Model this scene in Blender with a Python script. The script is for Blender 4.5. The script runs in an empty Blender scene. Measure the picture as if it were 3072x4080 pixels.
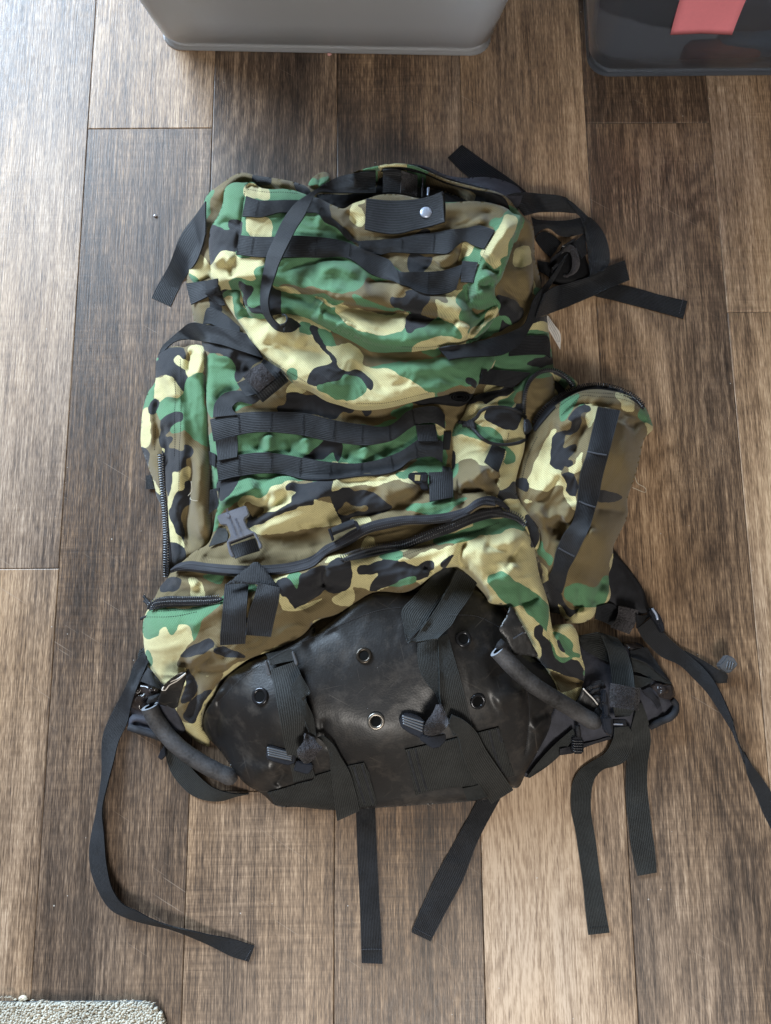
import bpy, bmesh, math, random
import numpy as np
from mathutils import Vector, Matrix

C = bpy.context.scene.collection
scn = bpy.context.scene
random.seed(7)
rng = np.random.default_rng(7)

# ------------------------------------------------------------------ camera
FPX, CW, CH = 2951.0, 3072.0, 4080.0        # focal length and frame in photo pixels
TILT, CAMH = math.radians(9.57), 0.9316
cam_d = bpy.data.cameras.new('camera'); cam = bpy.data.objects.new('camera', cam_d); C.objects.link(cam)
cam_d.sensor_fit = 'HORIZONTAL'; cam_d.sensor_width = 36.0; cam_d.lens = 36.0*FPX/CW
cam_d.clip_start = 0.01; cam_d.clip_end = 50
cam.location = (0, 0, CAMH); cam.rotation_euler = (TILT, 0, 0)
scn.camera = cam
CT, ST = math.cos(TILT), math.sin(TILT)

# ------------------------------------------------------------------ world and lamps (a room lit by windows)
w = bpy.data.worlds.new('World'); scn.world = w; w.use_nodes = True
bgn = w.node_tree.nodes['Background']
bgn.inputs[0].default_value = (1.0, 0.95, 0.88, 1); bgn.inputs[1].default_value = 0.16
def window_light(name, loc, target, sx, sy, power, col):
    d = bpy.data.lights.new(name, 'AREA'); d.shape = 'RECTANGLE'; d.size = sx; d.size_y = sy
    d.energy = power; d.color = col
    o = bpy.data.objects.new(name, d); C.objects.link(o); o.location = loc
    o.rotation_euler = (Vector(target)-Vector(loc)).to_track_quat('-Z', 'Y').to_euler()
    return o
window_light('window_light', (-2.9, 3.0, 1.80), (-0.1, 0.0, 0), 2.9, 1.6, 680, (0.64, 0.81, 1.0))
window_light('near_window_light', (0.25, -2.0, 2.1), (0, -.25, 0), .8, .7, 66, (1.0, 0.95, 0.88))
scn.view_settings.view_transform = 'Standard'; scn.view_settings.look = 'None'
scn.view_settings.exposure = 0.04; scn.view_settings.gamma = 1.0

# ------------------------------------------------------------------ where photo points lie in the room
K = 800/1666
TILES = dict(S=(0,0,1), A=(700,600,K), B=(1400,600,K), C=(500,1100,K), D=(1300,1100,K), E=(500,1750,K), F=(1200,1750,K),
             G=(1900,1400,K), H=(1900,2100,K), J=(450,2500,K), K=(1200,2500,K), L=(2000,700,K), M=(2000,2500,K),
             N=(2400,2300,672/1486), Q=(2060,860,400/1666), R=(500,2580,400/1666), U=(2380,2450,400/1666),
             V=(2200,2700,400/1666), W=(1050,2850,300/1666), X=(0,3000,1536/1666), Y=(1536,3000,1536/1666),
             Z=(1380,620,700/1666), P=(0,0,3072/1666))
def pts(s):
    """'A 10,20 30,40 B 5,6,.01' -> array (n,3): points measured in enlarged tiles, third value an extra height in mm"""
    t = TILES['S']; out = []
    for tok in s.split():
        if tok in TILES: t = TILES[tok]; continue
        a = [float(q) for q in tok.split(',')]
        out.append((t[0]+a[0]*t[2], t[1]+a[1]*t[2], (a[2]/1000 if len(a) > 2 else 0.0)))
    return np.array(out)
def unproj(u, v, z):
    u = np.asarray(u, float)-CW/2; v = np.asarray(v, float)-CH/2; z = np.asarray(z, float)
    down = FPX*CT+v*ST
    t = (CAMH-z)/down
    return np.stack([u*t, (FPX*ST-v*CT)*t, z+0*t], -1)
def w2p(x, y, z):
    """room point -> photo pixel"""
    dz = z-CAMH
    f = y*ST-dz*CT; up = y*CT+dz*ST
    return CW/2+FPX*x/f, CH/2-FPX*up/f

def catmull(p, n=8, closed=True):
    p = np.asarray(p, float); m = len(p); out = []
    rngi = range(m) if closed else range(m-1)
    for i in rngi:
        if closed: a, b, c, d = p[i-1], p[i], p[(i+1) % m], p[(i+2) % m]
        else:
            b, c = p[i], p[i+1]; a = p[i-1] if i > 0 else 2*b-c; d = p[i+2] if i+2 < m else 2*c-b
        # centripetal-like: damp tangents on uneven spacing
        l0 = np.linalg.norm((b-a)[:2])+1e-6; l1 = np.linalg.norm((c-b)[:2])+1e-6; l2 = np.linalg.norm((d-c)[:2])+1e-6
        m1 = ((b-a)/l0*l1+(c-b)/l1*l0)/(l0+l1)*l1; m2 = ((c-b)/l1*l2+(d-c)/l2*l1)/(l1+l2)*l1
        for k in range(n):
            t = k/n
            out.append((2*t**3-3*t*t+1)*b+(t**3-2*t*t+t)*m1+(-2*t**3+3*t*t)*c+(t**3-t*t)*m2)
    if not closed: out.append(p[-1])
    return np.array(out)
def resample(p, n):
    d = np.r_[0, np.cumsum(np.linalg.norm(np.diff(p[:, :2], axis=0), axis=1))]
    t = np.linspace(0, d[-1], n)
    return np.stack([np.interp(t, d, p[:, k]) for k in range(p.shape[1])], 1)
def inside(px, py, poly):
    r = np.zeros(px.shape, bool); x, y = poly[:, 0], poly[:, 1]; n = len(x); j = n-1
    for i in range(n):
        if y[i] != y[j]:
            c = ((y[i] > py) != (y[j] > py)) & (px < (x[j]-x[i])*(py-y[i])/(y[j]-y[i])+x[i])
            r ^= c
        j = i
    return r
def polydist(px, py, poly, closed=True):
    """distance to a polyline, nearest point, position along (0..1), side"""
    shp = px.shape; px = px.ravel(); py = py.ravel()
    best = np.full(px.shape, 1e18); nx = np.zeros_like(best); ny = np.zeros_like(best); ss = np.zeros_like(best); sd = np.zeros_like(best)
    q = np.vstack([poly, poly[:1]]) if closed else poly
    seg = np.linalg.norm(np.diff(q[:, :2], axis=0), axis=1); cum = np.r_[0, np.cumsum(seg)]; tot = cum[-1]
    for i in range(len(q)-1):
        ax, ay = q[i, :2]; dx, dy = q[i+1, 0]-ax, q[i+1, 1]-ay; L2 = dx*dx+dy*dy+1e-9
        t = np.clip(((px-ax)*dx+(py-ay)*dy)/L2, 0, 1); cx = ax+t*dx; cy = ay+t*dy
        d = (px-cx)**2+(py-cy)**2; mk = d < best
        best[mk] = d[mk]; nx[mk] = cx[mk]; ny[mk] = cy[mk]; ss[mk] = ((cum[i]+t*seg[i])/tot)[mk]
        sd[mk] = (dx*(py-ay)-dy*(px-ax))[mk]
    return [a.reshape(shp) for a in (np.sqrt(best), nx, ny, ss, np.sign(sd))]
def vnoise(x, y, seed):
    x = np.asarray(x); y = np.asarray(y); xi = np.floor(x).astype(np.int64); yi = np.floor(y).astype(np.int64)
    fx = x-xi; fy = y-yi; fx = fx*fx*fx*(fx*(fx*6-15)+10); fy = fy*fy*fy*(fy*(fy*6-15)+10)
    def h(a, b):
        n = (a*374761393+b*668265263+seed*974634773) & 0x7fffffff
        n = ((n ^ (n >> 13))*1274126177) & 0x7fffffff
        return ((n ^ (n >> 16)) & 0xffff)/65535.0
    return (h(xi, yi)*(1-fx)+h(xi+1, yi)*fx)*(1-fy)+(h(xi, yi+1)*(1-fx)+h(xi+1, yi+1)*fx)*fy
def fbm(x, y, seed, o=3):
    s = 0; a = 1; t = 0
    for k in range(o):
        s = s+a*vnoise(x, y, seed+k*17); t += a; a *= .5; x = x*2.03+3.1; y = y*2.03+1.7
    return s/t

# ------------------------------------------------------------------ materials
def M_new(name):
    m = bpy.data.materials.new(name); m.use_nodes = True; nt = m.node_tree
    for n in list(nt.nodes):
        if n.type != 'OUTPUT_MATERIAL': nt.nodes.remove(n)
    return m, nt, nt.nodes, nt.links
def nd(nodes, t, **kw):
    n = nodes.new(t)
    for k, v in kw.items():
        if k.startswith('i_'):
            n.inputs[int(k[2:]) if k[2:].isdigit() else k[2:]].default_value = v
        else: setattr(n, k, v)
    return n
def math_n(nt, op, a, b=None, c=None, clamp=False):
    n = nt.nodes.new('ShaderNodeMath'); n.operation = op; n.use_clamp = clamp
    for i, x in enumerate((a, b, c)):
        if x is None: continue
        if isinstance(x, (int, float)): n.inputs[i].default_value = x
        else: nt.links.new(x, n.inputs[i])
    return n.outputs[0]
def mixc(nt, f, a, b, mode='MIX'):
    n = nt.nodes.new('ShaderNodeMix'); n.data_type = 'RGBA'; n.blend_type = mode
    for i, x in ((0, f), (6, a), (7, b)):
        if isinstance(x, (int, float)): n.inputs[i].default_value = x
        elif isinstance(x, tuple): n.inputs[i].default_value = (*x, 1) if len(x) == 3 else x
        else: nt.links.new(x, n.inputs[i])
    return n.outputs[2]
def noise(nt, vec, scale, detail=2, rough=.5, dist=0):
    n = nt.nodes.new('ShaderNodeTexNoise'); n.inputs['Scale'].default_value = scale; n.inputs['Detail'].default_value = detail
    n.inputs['Roughness'].default_value = rough; n.inputs['Distortion'].default_value = dist
    if vec is not None: nt.links.new(vec, n.inputs['Vector'])
    return n.outputs[0]
def mapping(nt, vec, scale=(1, 1, 1), loc=(0, 0, 0), rot=(0, 0, 0)):
    n = nt.nodes.new('ShaderNodeMapping'); n.inputs['Scale'].default_value = scale; n.inputs['Location'].default_value = loc; n.inputs['Rotation'].default_value = rot
    nt.links.new(vec, n.inputs['Vector']); return n.outputs[0]
def ramp(nt, f, stops):
    n = nt.nodes.new('ShaderNodeValToRGB'); e = n.color_ramp.elements
    while len(e) < len(stops): e.new(.5)
    for q, (p, c) in zip(e, stops):
        q.position = p; q.color = (*c, 1) if isinstance(c, tuple) else (c, c, c, 1)
    nt.links.new(f, n.inputs[0]); return n.outputs[0]
def mapr(nt, f, a, b, c, d, clamp=True):
    n = nt.nodes.new('ShaderNodeMapRange'); n.clamp = clamp
    for i, x in enumerate((a, b, c, d)): n.inputs[i+1].default_value = x
    nt.links.new(f, n.inputs[0]); return n.outputs[0]
def bsdf(nt, col, rough=.6, spec=.5, bump=None, bstr=.3, bdist=.001, **kw):
    b = nt.nodes.new('ShaderNodeBsdfPrincipled')
    def put(k, v):
        if isinstance(v, (int, float)): b.inputs[k].default_value = v
        elif isinstance(v, tuple): b.inputs[k].default_value = (*v, 1) if len(v) == 3 else v
        else: nt.links.new(v, b.inputs[k])
    put('Base Color', col); put('Roughness', rough); put('Specular IOR Level', spec)
    for k, v in kw.items(): put(k.replace('_', ' '), v)
    if bump is not None:
        bn = nt.nodes.new('ShaderNodeBump'); bn.inputs['Strength'].default_value = bstr; bn.inputs['Distance'].default_value = bdist
        nt.links.new(bump, bn.inputs['Height']); nt.links.new(bn.outputs[0], b.inputs['Normal'])
    out = [n for n in nt.nodes if n.type == 'OUTPUT_MATERIAL'][0]
    nt.links.new(b.outputs[0], out.inputs[0]); return b
def texco(nt, which='Object'):
    return nt.nodes.new('ShaderNodeTexCoord').outputs[which]

SAND, GREEN, BROWN, BLACK = (.44, .39, .20), (.074, .168, .084), (.128, .096, .045), (.0125, .0125, .015)
def mat_camo(name='camo_fabric', dirt=0.0):
    m, nt, N, L = M_new(name)
    at = nd(N, 'ShaderNodeAttribute', attribute_name='camo'); sep = N.new('ShaderNodeSeparateColor'); L.new(at.outputs['Color'], sep.inputs[0])
    co = texco(nt)
    wob = math_n(nt, 'MULTIPLY_ADD', noise(nt, co, 220, 4, .7), .7, -.35)
    g, b, k = sep.outputs[0], sep.outputs[1], sep.outputs[2]
    s = math_n(nt, 'SUBTRACT', 1.0, math_n(nt, 'ADD', g, math_n(nt, 'ADD', b, k)))
    s = math_n(nt, 'ADD', s, wob); bw = math_n(nt, 'SUBTRACT', b, wob)
    col = mixc(nt, math_n(nt, 'GREATER_THAN', g, s), SAND, GREEN); mx = math_n(nt, 'MAXIMUM', g, s)
    col = mixc(nt, math_n(nt, 'GREATER_THAN', bw, mx), col, BROWN); mx = math_n(nt, 'MAXIMUM', bw, mx)
    col = mixc(nt, math_n(nt, 'GREATER_THAN', k, mx), col, BLACK)
    big = noise(nt, co, 14, 4, .6); fine = noise(nt, co, 900, 2, .7)
    col = mixc(nt, 1.0, col, ramp(nt, big, [(.25, (.80, .80, .80)), (.7, (1.08, 1.08, 1.07))]), 'MULTIPLY')
    # twill: fine diagonal ribs of lighter thread
    wv = nd(N, 'ShaderNodeTexWave', wave_type='BANDS', bands_direction='DIAGONAL'); wv.inputs['Scale'].default_value = 225; wv.inputs['Distortion'].default_value = 1.2; wv.inputs['Detail'].default_value = 1
    L.new(mapping(nt, co, (1, 1, .3)), wv.inputs['Vector'])
    tw = math_n(nt, 'MULTIPLY_ADD', wv.outputs['Fac'], .40, math_n(nt, 'MULTIPLY', fine, .85))
    col = mixc(nt, 1.0, col, ramp(nt, tw, [(.25, (.66, .66, .66)), (.9, (1.28, 1.28, 1.28))]), 'MULTIPLY')
    # rubbed, dusty places
    dust = mapr(nt, noise(nt, co, 30, 5, .65), .60, .80, 0, .07)
    col = mixc(nt, dust, col, (.36, .34, .31))
    bsdf(nt, col, .82, .25, tw, .35, .0012, Sheen_Weight=.12, Sheen_Roughness=.5)
    return m
def mat_webbing(name, lo, hi, rough=.55):
    m, nt, N, L = M_new(name)
    uv = texco(nt, 'UV'); sx = N.new('ShaderNodeSeparateXYZ'); L.new(uv, sx.inputs[0])
    rib = math_n(nt, 'SINE', math_n(nt, 'MULTIPLY', sx.outputs[0], 2*math.pi/.0020))
    weft = math_n(nt, 'SINE', math_n(nt, 'ADD', math_n(nt, 'MULTIPLY', sx.outputs[1], 2*math.pi/.0013), math_n(nt, 'MULTIPLY', rib, 1.6)))
    nz = noise(nt, mapping(nt, uv, (900, 260, 1)), 1, 3, .7)
    f = math_n(nt, 'ADD', math_n(nt, 'MULTIPLY', rib, .22), math_n(nt, 'MULTIPLY', weft, .14))
    f = math_n(nt, 'ADD', math_n(nt, 'ADD', f, .10), math_n(nt, 'MULTIPLY', nz, .75))
    big = noise(nt, texco(nt), 25, 3, .6)
    f2 = math_n(nt, 'ADD', f, math_n(nt, 'MULTIPLY_ADD', big, .5, -.25))
    col = mixc(nt, mapr(nt, f2, .2, .9, 0, 1), lo, hi)
    bsdf(nt, col, rough, .20, f, .6, .0009, Sheen_Weight=.03, Sheen_Roughness=.4, Sheen_Tint=(.8, .88, 1, 1))
    return m
def mat_plain(name, col, rough=.5, spec=.5, scale=300, amp=.35, bstr=.2, bd=.0006, **kw):
    m, nt, N, L = M_new(name); co = texco(nt)
    n1 = noise(nt, co, scale, 4, .65); n2 = noise(nt, co, scale*.09, 3)
    f = math_n(nt, 'MULTIPLY_ADD', n2, .6, math_n(nt, 'MULTIPLY', n1, .4))
    lo = tuple(c*(1-amp) for c in col); hi = tuple(min(1, c*(1+amp)) for c in col)
    bsdf(nt, mixc(nt, mapr(nt, f, .3, .7, 0, 1), lo, hi), rough, spec, n1, bstr, bd, **kw)
    return m
def mat_vinyl():
    m, nt, N, L = M_new('black_vinyl'); co = texco(nt)
    grain = nd(N, 'ShaderNodeTexVoronoi'); grain.inputs['Scale'].default_value = 420; L.new(co, grain.inputs['Vector'])
    n2 = noise(nt, co, 18, 4, .6); scr = None
    for ang, off in ((.5, 0), (-.75, 3), (1.35, 7), (-.2, 11)):
        vr = N.new('ShaderNodeVectorRotate'); vr.rotation_type = 'Z_AXIS'; vr.inputs['Angle'].default_value = ang; L.new(co, vr.inputs['Vector'])
        k = mapr(nt, noise(nt, mapping(nt, vr.outputs[0], (14, 520, 1), (off, off, off)), 1, 2, .5, .25), .70, .75, 0, .5)
        scr = k if scr is None else math_n(nt, 'MAXIMUM', scr, k)
    dirt = mapr(nt, noise(nt, co, 30, 7, .75), .50, .76, 0, .5)
    dirt = math_n(nt, 'MAXIMUM', dirt, math_n(nt, 'MULTIPLY', scr, 1.1))
    col = mixc(nt, dirt, (.0095, .009, .0092), (.085, .073, .062))
    rough = mapr(nt, n2, .3, .75, .36, .50)
    h = math_n(nt, 'MULTIPLY_ADD', grain.outputs['Distance'], .5, math_n(nt, 'MULTIPLY', noise(nt, co, 700, 3, .7), .5))
    bsdf(nt, col, rough, .5, h, .26, .0006)
    return m
def mat_wood():
    m, nt, N, L = M_new('oak_vinyl_plank'); co = texco(nt)
    oi = N.new('ShaderNodeObjectInfo'); sep = N.new('ShaderNodeSeparateColor'); L.new(oi.outputs['Color'], sep.inputs[0])
    tone, rings, saw = sep.outputs[0], sep.outputs[1], sep.outputs[2]
    off = N.new('ShaderNodeCombineXYZ'); L.new(math_n(nt, 'MULTIPLY', oi.outputs['Random'], 37.0), off.inputs[0]); L.new(math_n(nt, 'MULTIPLY', oi.outputs['Random'], 91.0), off.inputs[1])
    va = N.new('ShaderNodeVectorMath'); va.operation = 'ADD'; L.new(co, va.inputs[0]); L.new(off.outputs[0], va.inputs[1]); p = va.outputs[0]
    # long soft figure, cathedral rings, hair-fine pores, cross saw marks
    warp = noise(nt, mapping(nt, p, (5, 1.3, 1)), 1, 3, .55)
    wsep = N.new('ShaderNodeSeparateXYZ'); L.new(p, wsep.inputs[0])
    ringf = math_n(nt, 'SINE', math_n(nt, 'MULTIPLY', math_n(nt, 'ADD', warp, math_n(nt, 'MULTIPLY', wsep.outputs[0], .9)), 150.0))
    figure = noise(nt, mapping(nt, p, (16, 1.6, 1)), 1, 5, .6, .4)
    streak = noise(nt, mapping(nt, p, (150, 2.6, 1)), 1, 4, .65)
    pore = noise(nt, mapping(nt, p, (620, 9, 1)), 1, 3, .65, .35)
    pore2 = noise(nt, mapping(nt, p, (360, 60, 1)), 1, 3, .7, .8)
    cross = noise(nt, mapping(nt, p, (14, 460, 1)), 1, 3, .7)
    blot = noise(nt, mapping(nt, p, (9, 1.7, 1)), 1, 5, .62, .5)
    hatch = noise(nt, mapping(nt, p, (760, 70, 1)), 1, 2, .6, 0)
    lines = noise(nt, mapping(nt, p, (9, 190, 1)), 1, 3, .6)
    sawm = math_n(nt, 'MULTIPLY', mapr(nt, noise(nt, mapping(nt, p, (9, 6, 1), (3, 7, 0)), 1, 2, .5), .38, .62, .15, 1.1), saw)
    f = math_n(nt, 'MULTIPLY', figure, .62)
    f = math_n(nt, 'ADD', f, math_n(nt, 'MULTIPLY', streak, .46))
    f = math_n(nt, 'ADD', f, math_n(nt, 'MULTIPLY', math_n(nt, 'MULTIPLY', ringf, rings), .085))
    f = math_n(nt, 'ADD', f, math_n(nt, 'MULTIPLY_ADD', blot, 1.0, -.53))
    f = math_n(nt, 'ADD', f, math_n(nt, 'MULTIPLY_ADD', tone, .85, -.45))
    f = math_n(nt, 'ADD', f, math_n(nt, 'MULTIPLY_ADD', pore, .95, -.475))
    f = math_n(nt, 'ADD', f, math_n(nt, 'MULTIPLY_ADD', hatch, .85, -.425))
    cm = math_n(nt, 'ADD', math_n(nt, 'MULTIPLY', math_n(nt, 'MULTIPLY_ADD', cross, .40, -.20), sawm), math_n(nt, 'MULTIPLY', math_n(nt, 'MULTIPLY_ADD', lines, .70, -.35), sawm))
    f = math_n(nt, 'ADD', f, cm)
    col = ramp(nt, f, [(.06, (.024, .015, .010)), (.32, (.082, .052, .034)), (.52, (.180, .118, .075)), (.73, (.330, .228, .150)), (.95, (.51, .38, .27))])
    cool = mapr(nt, noise(nt, mapping(nt, p, (5, 1.1, 1), (5, 2, 0)), 1, 3, .55), .38, .64, 0, 1)
    col = mixc(nt, 1.0, col, mixc(nt, cool, (1.05, 1.0, .90), (.93, .98, 1.06)), 'MULTIPLY')
    kv = nd(N, 'ShaderNodeTexVoronoi'); kv.inputs['Scale'].default_value = 1; L.new(mapping(nt, p, (5.2, 2.6, 1)), kv.inputs['Vector'])
    kc = N.new('ShaderNodeSeparateColor'); L.new(kv.outputs['Color'], kc.inputs[0])
    kd = math_n(nt, 'ADD', kv.outputs['Distance'], math_n(nt, 'MULTIPLY_ADD', noise(nt, p, 60, 3), .05, -.025))
    knot = math_n(nt, 'MULTIPLY', mapr(nt, kd, .02, .10, .85, 0), math_n(nt, 'GREATER_THAN', kc.outputs[0], .80))
    col = mixc(nt, knot, col, (.028, .017, .011))
    dv = nd(N, 'ShaderNodeTexVoronoi'); dv.inputs['Scale'].default_value = 60; L.new(co, dv.inputs['Vector'])
    dc = N.new('ShaderNodeSeparateColor'); L.new(dv.outputs['Color'], dc.inputs[0])
    speck = math_n(nt, 'MULTIPLY', math_n(nt, 'LESS_THAN', dv.outputs['Distance'], math_n(nt, 'MULTIPLY', dc.outputs[1], .055)), math_n(nt, 'GREATER_THAN', dc.outputs[0], .62))
    col = mixc(nt, math_n(nt, 'MULTIPLY', speck, .75), col, (.50, .47, .43))
    vr = N.new('ShaderNodeVectorRotate'); vr.rotation_type = 'Z_AXIS'; vr.inputs['Angle'].default_value = .55; L.new(p, vr.inputs['Vector'])
    scr = mapr(nt, noise(nt, mapping(nt, vr.outputs[0], (7, 420, 1)), 1, 2, .5, .4), .715, .75, 0, .35)
    col = mixc(nt, scr, col, (.36, .29, .23))
    hb = math_n(nt, 'ADD', math_n(nt, 'MULTIPLY', pore, .6), math_n(nt, 'ADD', math_n(nt, 'MULTIPLY', pore2, .3), math_n(nt, 'MULTIPLY', cm, 1.0)))
    bsdf(nt, col, mapr(nt, pore2, .3, .7, .36, .56), .52, hb, .42, .0011)
    return m
MAT = dict(
    camo=mat_camo(), web=mat_webbing('black_webbing', (.0024, .0024, .0027), (.028, .0295, .034)),
    weby=mat_webbing('worn_black_webbing', (.0050, .0053, .0052), (.046, .049, .048)),
    tape=mat_plain('zipper_tape', (.016, .016, .019), .75, .3, 900, .45, .4),
    bind=mat_plain('binding_tape', (.014, .014, .018), .7, .3, 900, .4, .4),
    stitch=mat_plain('stitching_thread', (.050, .052, .060), .7, .3),
    stitchd=mat_plain('dark_thread', (.010, .010, .011), .8, .2),
    coil=mat_plain('zipper_coil', (.012, .012, .014), .22, .6, 400, .3, .1),
    vinyl=mat_vinyl(), lining=mat_plain('black_lining', (.006, .006, .007), .8, .2, 500, .4, .3),
    pad=mat_plain('padded_black_cloth', (.017, .0175, .021), .78, .3, 800, .5, .4),
    padlight=mat_plain('grey_black_cloth', (.034, .035, .046), .74, .3, 800, .45, .4),
    plastic=mat_plain('black_plastic', (.013, .014, .018), .26, .5, 350, .35, .12),
    greyplastic=mat_plain('grey_plastic', (.115, .122, .145), .46, .5, 700, .25, .2),
    brownplastic=mat_plain('glossy_brown_plastic', (.030, .024, .023), .14, .5, 60, .3, .15),
    rubber=mat_plain('worn_rubber', (.040, .039, .041), .62, .4, 330, .95, .6, .0012),
    rubberend=mat_plain('cut_rubber_end', (.20, .21, .23), .6, .4),
    velcro=mat_plain('fuzzy_loop_tape', (.036, .033, .036), .95, .1, 420, .75, 1.0, .003, Sheen_Weight=.15),
    metal=mat_plain('blackened_brass', (.20, .18, .155), .30, .5, 300, .7, .3, Metallic=.85),
    metaldark=mat_plain('dark_grommet_metal', (.030, .030, .033), .22, .5, 120, .5, .2, Metallic=.7),
    steel=mat_plain('grey_snap_metal', (.40, .45, .56), .36, .5, 500, .3, .3, Metallic=.55),
    cord=mat_plain('black_cord', (.014, .014, .016), .7, .3, 1500, .6, .8),
    label=mat_plain('white_label_cloth', (.66, .62, .57), .8, .2, 300, .08, .2),
    ink=mat_plain('label_ink', (.16, .18, .20), .8, .2),
    thread=mat_plain('loose_thread', (.55, .50, .40), .8, .2),
    hole=mat_plain('grommet_hole', (.004, .004, .004), .9, .1),
    wood=mat_wood(),
    under=mat_plain('underlay', (.012, .009, .007), .9, .1),
)

# ------------------------------------------------------------------ object helpers
def tag(o, label=None, cat=None, group=None, kind=None):
    if label: o['label'] = label
    if cat: o['category'] = cat
    if group: o['group'] = group
    if kind: o['kind'] = kind
    return o
def empty(name, loc=(0, 0, 0)):
    o = bpy.data.objects.new(name, None); C.objects.link(o); o.location = loc; o.empty_display_size = .02; return o
def link_mesh(name, me, mat, parent=None, smooth=True):
    if mat is not None: me.materials.append(mat)
    if smooth: me.polygons.foreach_set('use_smooth', [True]*len(me.polygons))
    o = bpy.data.objects.new(name, me); C.objects.link(o)
    if parent is not None:
        o.parent = parent
        base = parent
        off = Vector((0, 0, 0))
        while base is not None: off += base.location; base = base.parent
        o.location = -off        # meshes are written in room coordinates
    return o
def mesh_np(name, V, F, mat, parent=None, smooth=True, uv=None):
    me = bpy.data.meshes.new(name); me.from_pydata(np.asarray(V).tolist(), [], F if isinstance(F, list) else F.tolist())
    if uv is not None:
        l = me.uv_layers.new(name='UVMap'); li = np.zeros(len(me.loops), np.int32); me.loops.foreach_get('vertex_index', li)
        l.data.foreach_set('uv', np.asarray(uv, np.float32)[li].ravel())
    me.update(); return link_mesh(name, me, mat, parent, smooth)
def bm_obj(name, bm, mat, parent=None, smooth=False):
    bmesh.ops.recalc_face_normals(bm, faces=bm.faces)
    me = bpy.data.meshes.new(name); bm.to_mesh(me); bm.free(); return link_mesh(name, me, mat, parent, smooth)

# height of what has been laid down so far, on a 6-pixel raster of the photo
GS = 6
ZM = np.zeros((int(CH/GS)+40, int(CW/GS)+60)); ZO = 20      # ZO: margin in cells
def zmap(u, v):
    x = np.clip(np.asarray(u)/GS+ZO, 0, ZM.shape[1]-1.01); y = np.clip(np.asarray(v)/GS+ZO, 0, ZM.shape[0]-1.01)
    xi = x.astype(int); yi = y.astype(int); fx = x-xi; fy = y-yi
    return (ZM[yi, xi]*(1-fx)+ZM[yi, xi+1]*fx)*(1-fy)+(ZM[yi+1, xi]*(1-fx)+ZM[yi+1, xi+1]*fx)*fy
def stamp(u, v, z):
    xi = np.round(np.asarray(u)/GS+ZO).astype(int).ravel(); yi = np.round(np.asarray(v)/GS+ZO).astype(int).ravel(); z = np.asarray(z).ravel()
    ok = (xi >= 0) & (yi >= 0) & (xi < ZM.shape[1]) & (yi < ZM.shape[0])
    np.maximum.at(ZM, (yi[ok], xi[ok]), z[ok])

def rbf(ctrl):
    """smooth surface through (u,v,z) control points"""
    c = np.array(ctrl, float); P = c[:, :2]/1000; z = c[:, 2]; n = len(c)
    def ph(r): return np.sqrt(r*r+.01)
    A = np.zeros((n+1, n+1)); A[:n, :n] = ph(np.linalg.norm(P[:, None]-P[None], axis=2)); A[:n, :n] += np.eye(n)*1e-4; A[:n, n] = 1; A[n, :n] = 1
    wt = np.linalg.solve(A, np.r_[z, 0])
    def f(u, v):
        s = wt[n]
        for i in range(n): s = s+wt[i]*ph(np.hypot(u/1000-P[i, 0], v/1000-P[i, 1]))
        return s
    return f

def camo_field(base, polys, u0, v0, nu, nv):
    """print of the cloth: four-colour label map -> soft membership, 3-pixel raster"""
    q = 3; W = int((nu*GS)/q)+4; Hh = int((nv*GS)/q)+4
    gx, gy = np.meshgrid(u0+np.arange(W)*q, v0+np.arange(Hh)*q)
    lab = np.full(gx.shape, 'sgbk'.index(base), np.int8)
    for c, s in polys:
        p = catmull(pts(s)[:, :2], 5)
        a0, a1 = p.min(0)-q, p.max(0)+q
        x0 = max(0, int((a0[0]-u0)/q)); x1 = min(W, int((a1[0]-u0)/q)+2); y0 = max(0, int((a0[1]-v0)/q)); y1 = min(Hh, int((a1[1]-v0)/q)+2)
        if x1 <= x0 or y1 <= y0: continue
        sub = inside(gx[y0:y1, x0:x1], gy[y0:y1, x0:x1], p); lab[y0:y1, x0:x1][sub] = 'sgbk'.index(c)
    out = []
    for k in (1, 2, 3):
        a = (lab == k).astype(float)
        for _ in range(2):
            for ax in (0, 1):
                b = np.pad(a, [(1, 1) if i == ax else (0, 0) for i in (0, 1)], 'edge')
                a = (np.take(b, range(0, a.shape[ax]), ax)+np.take(b, range(1, a.shape[ax]+1), ax)+np.take(b, range(2, a.shape[ax]+2), ax))/3
        out.append(a)
    def f(u, v):
        x = np.clip((u-u0)/q, 0, W-1.01); y = np.clip((v-v0)/q, 0, Hh-1.01); xi = x.astype(int); yi = y.astype(int); fx = x-xi; fy = y-yi
        return np.stack([(a[yi, xi]*(1-fx)+a[yi, xi+1]*fx)*(1-fy)+(a[yi+1, xi]*(1-fx)+a[yi+1, xi+1]*fx)*fy for a in out], -1)
    return f

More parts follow.
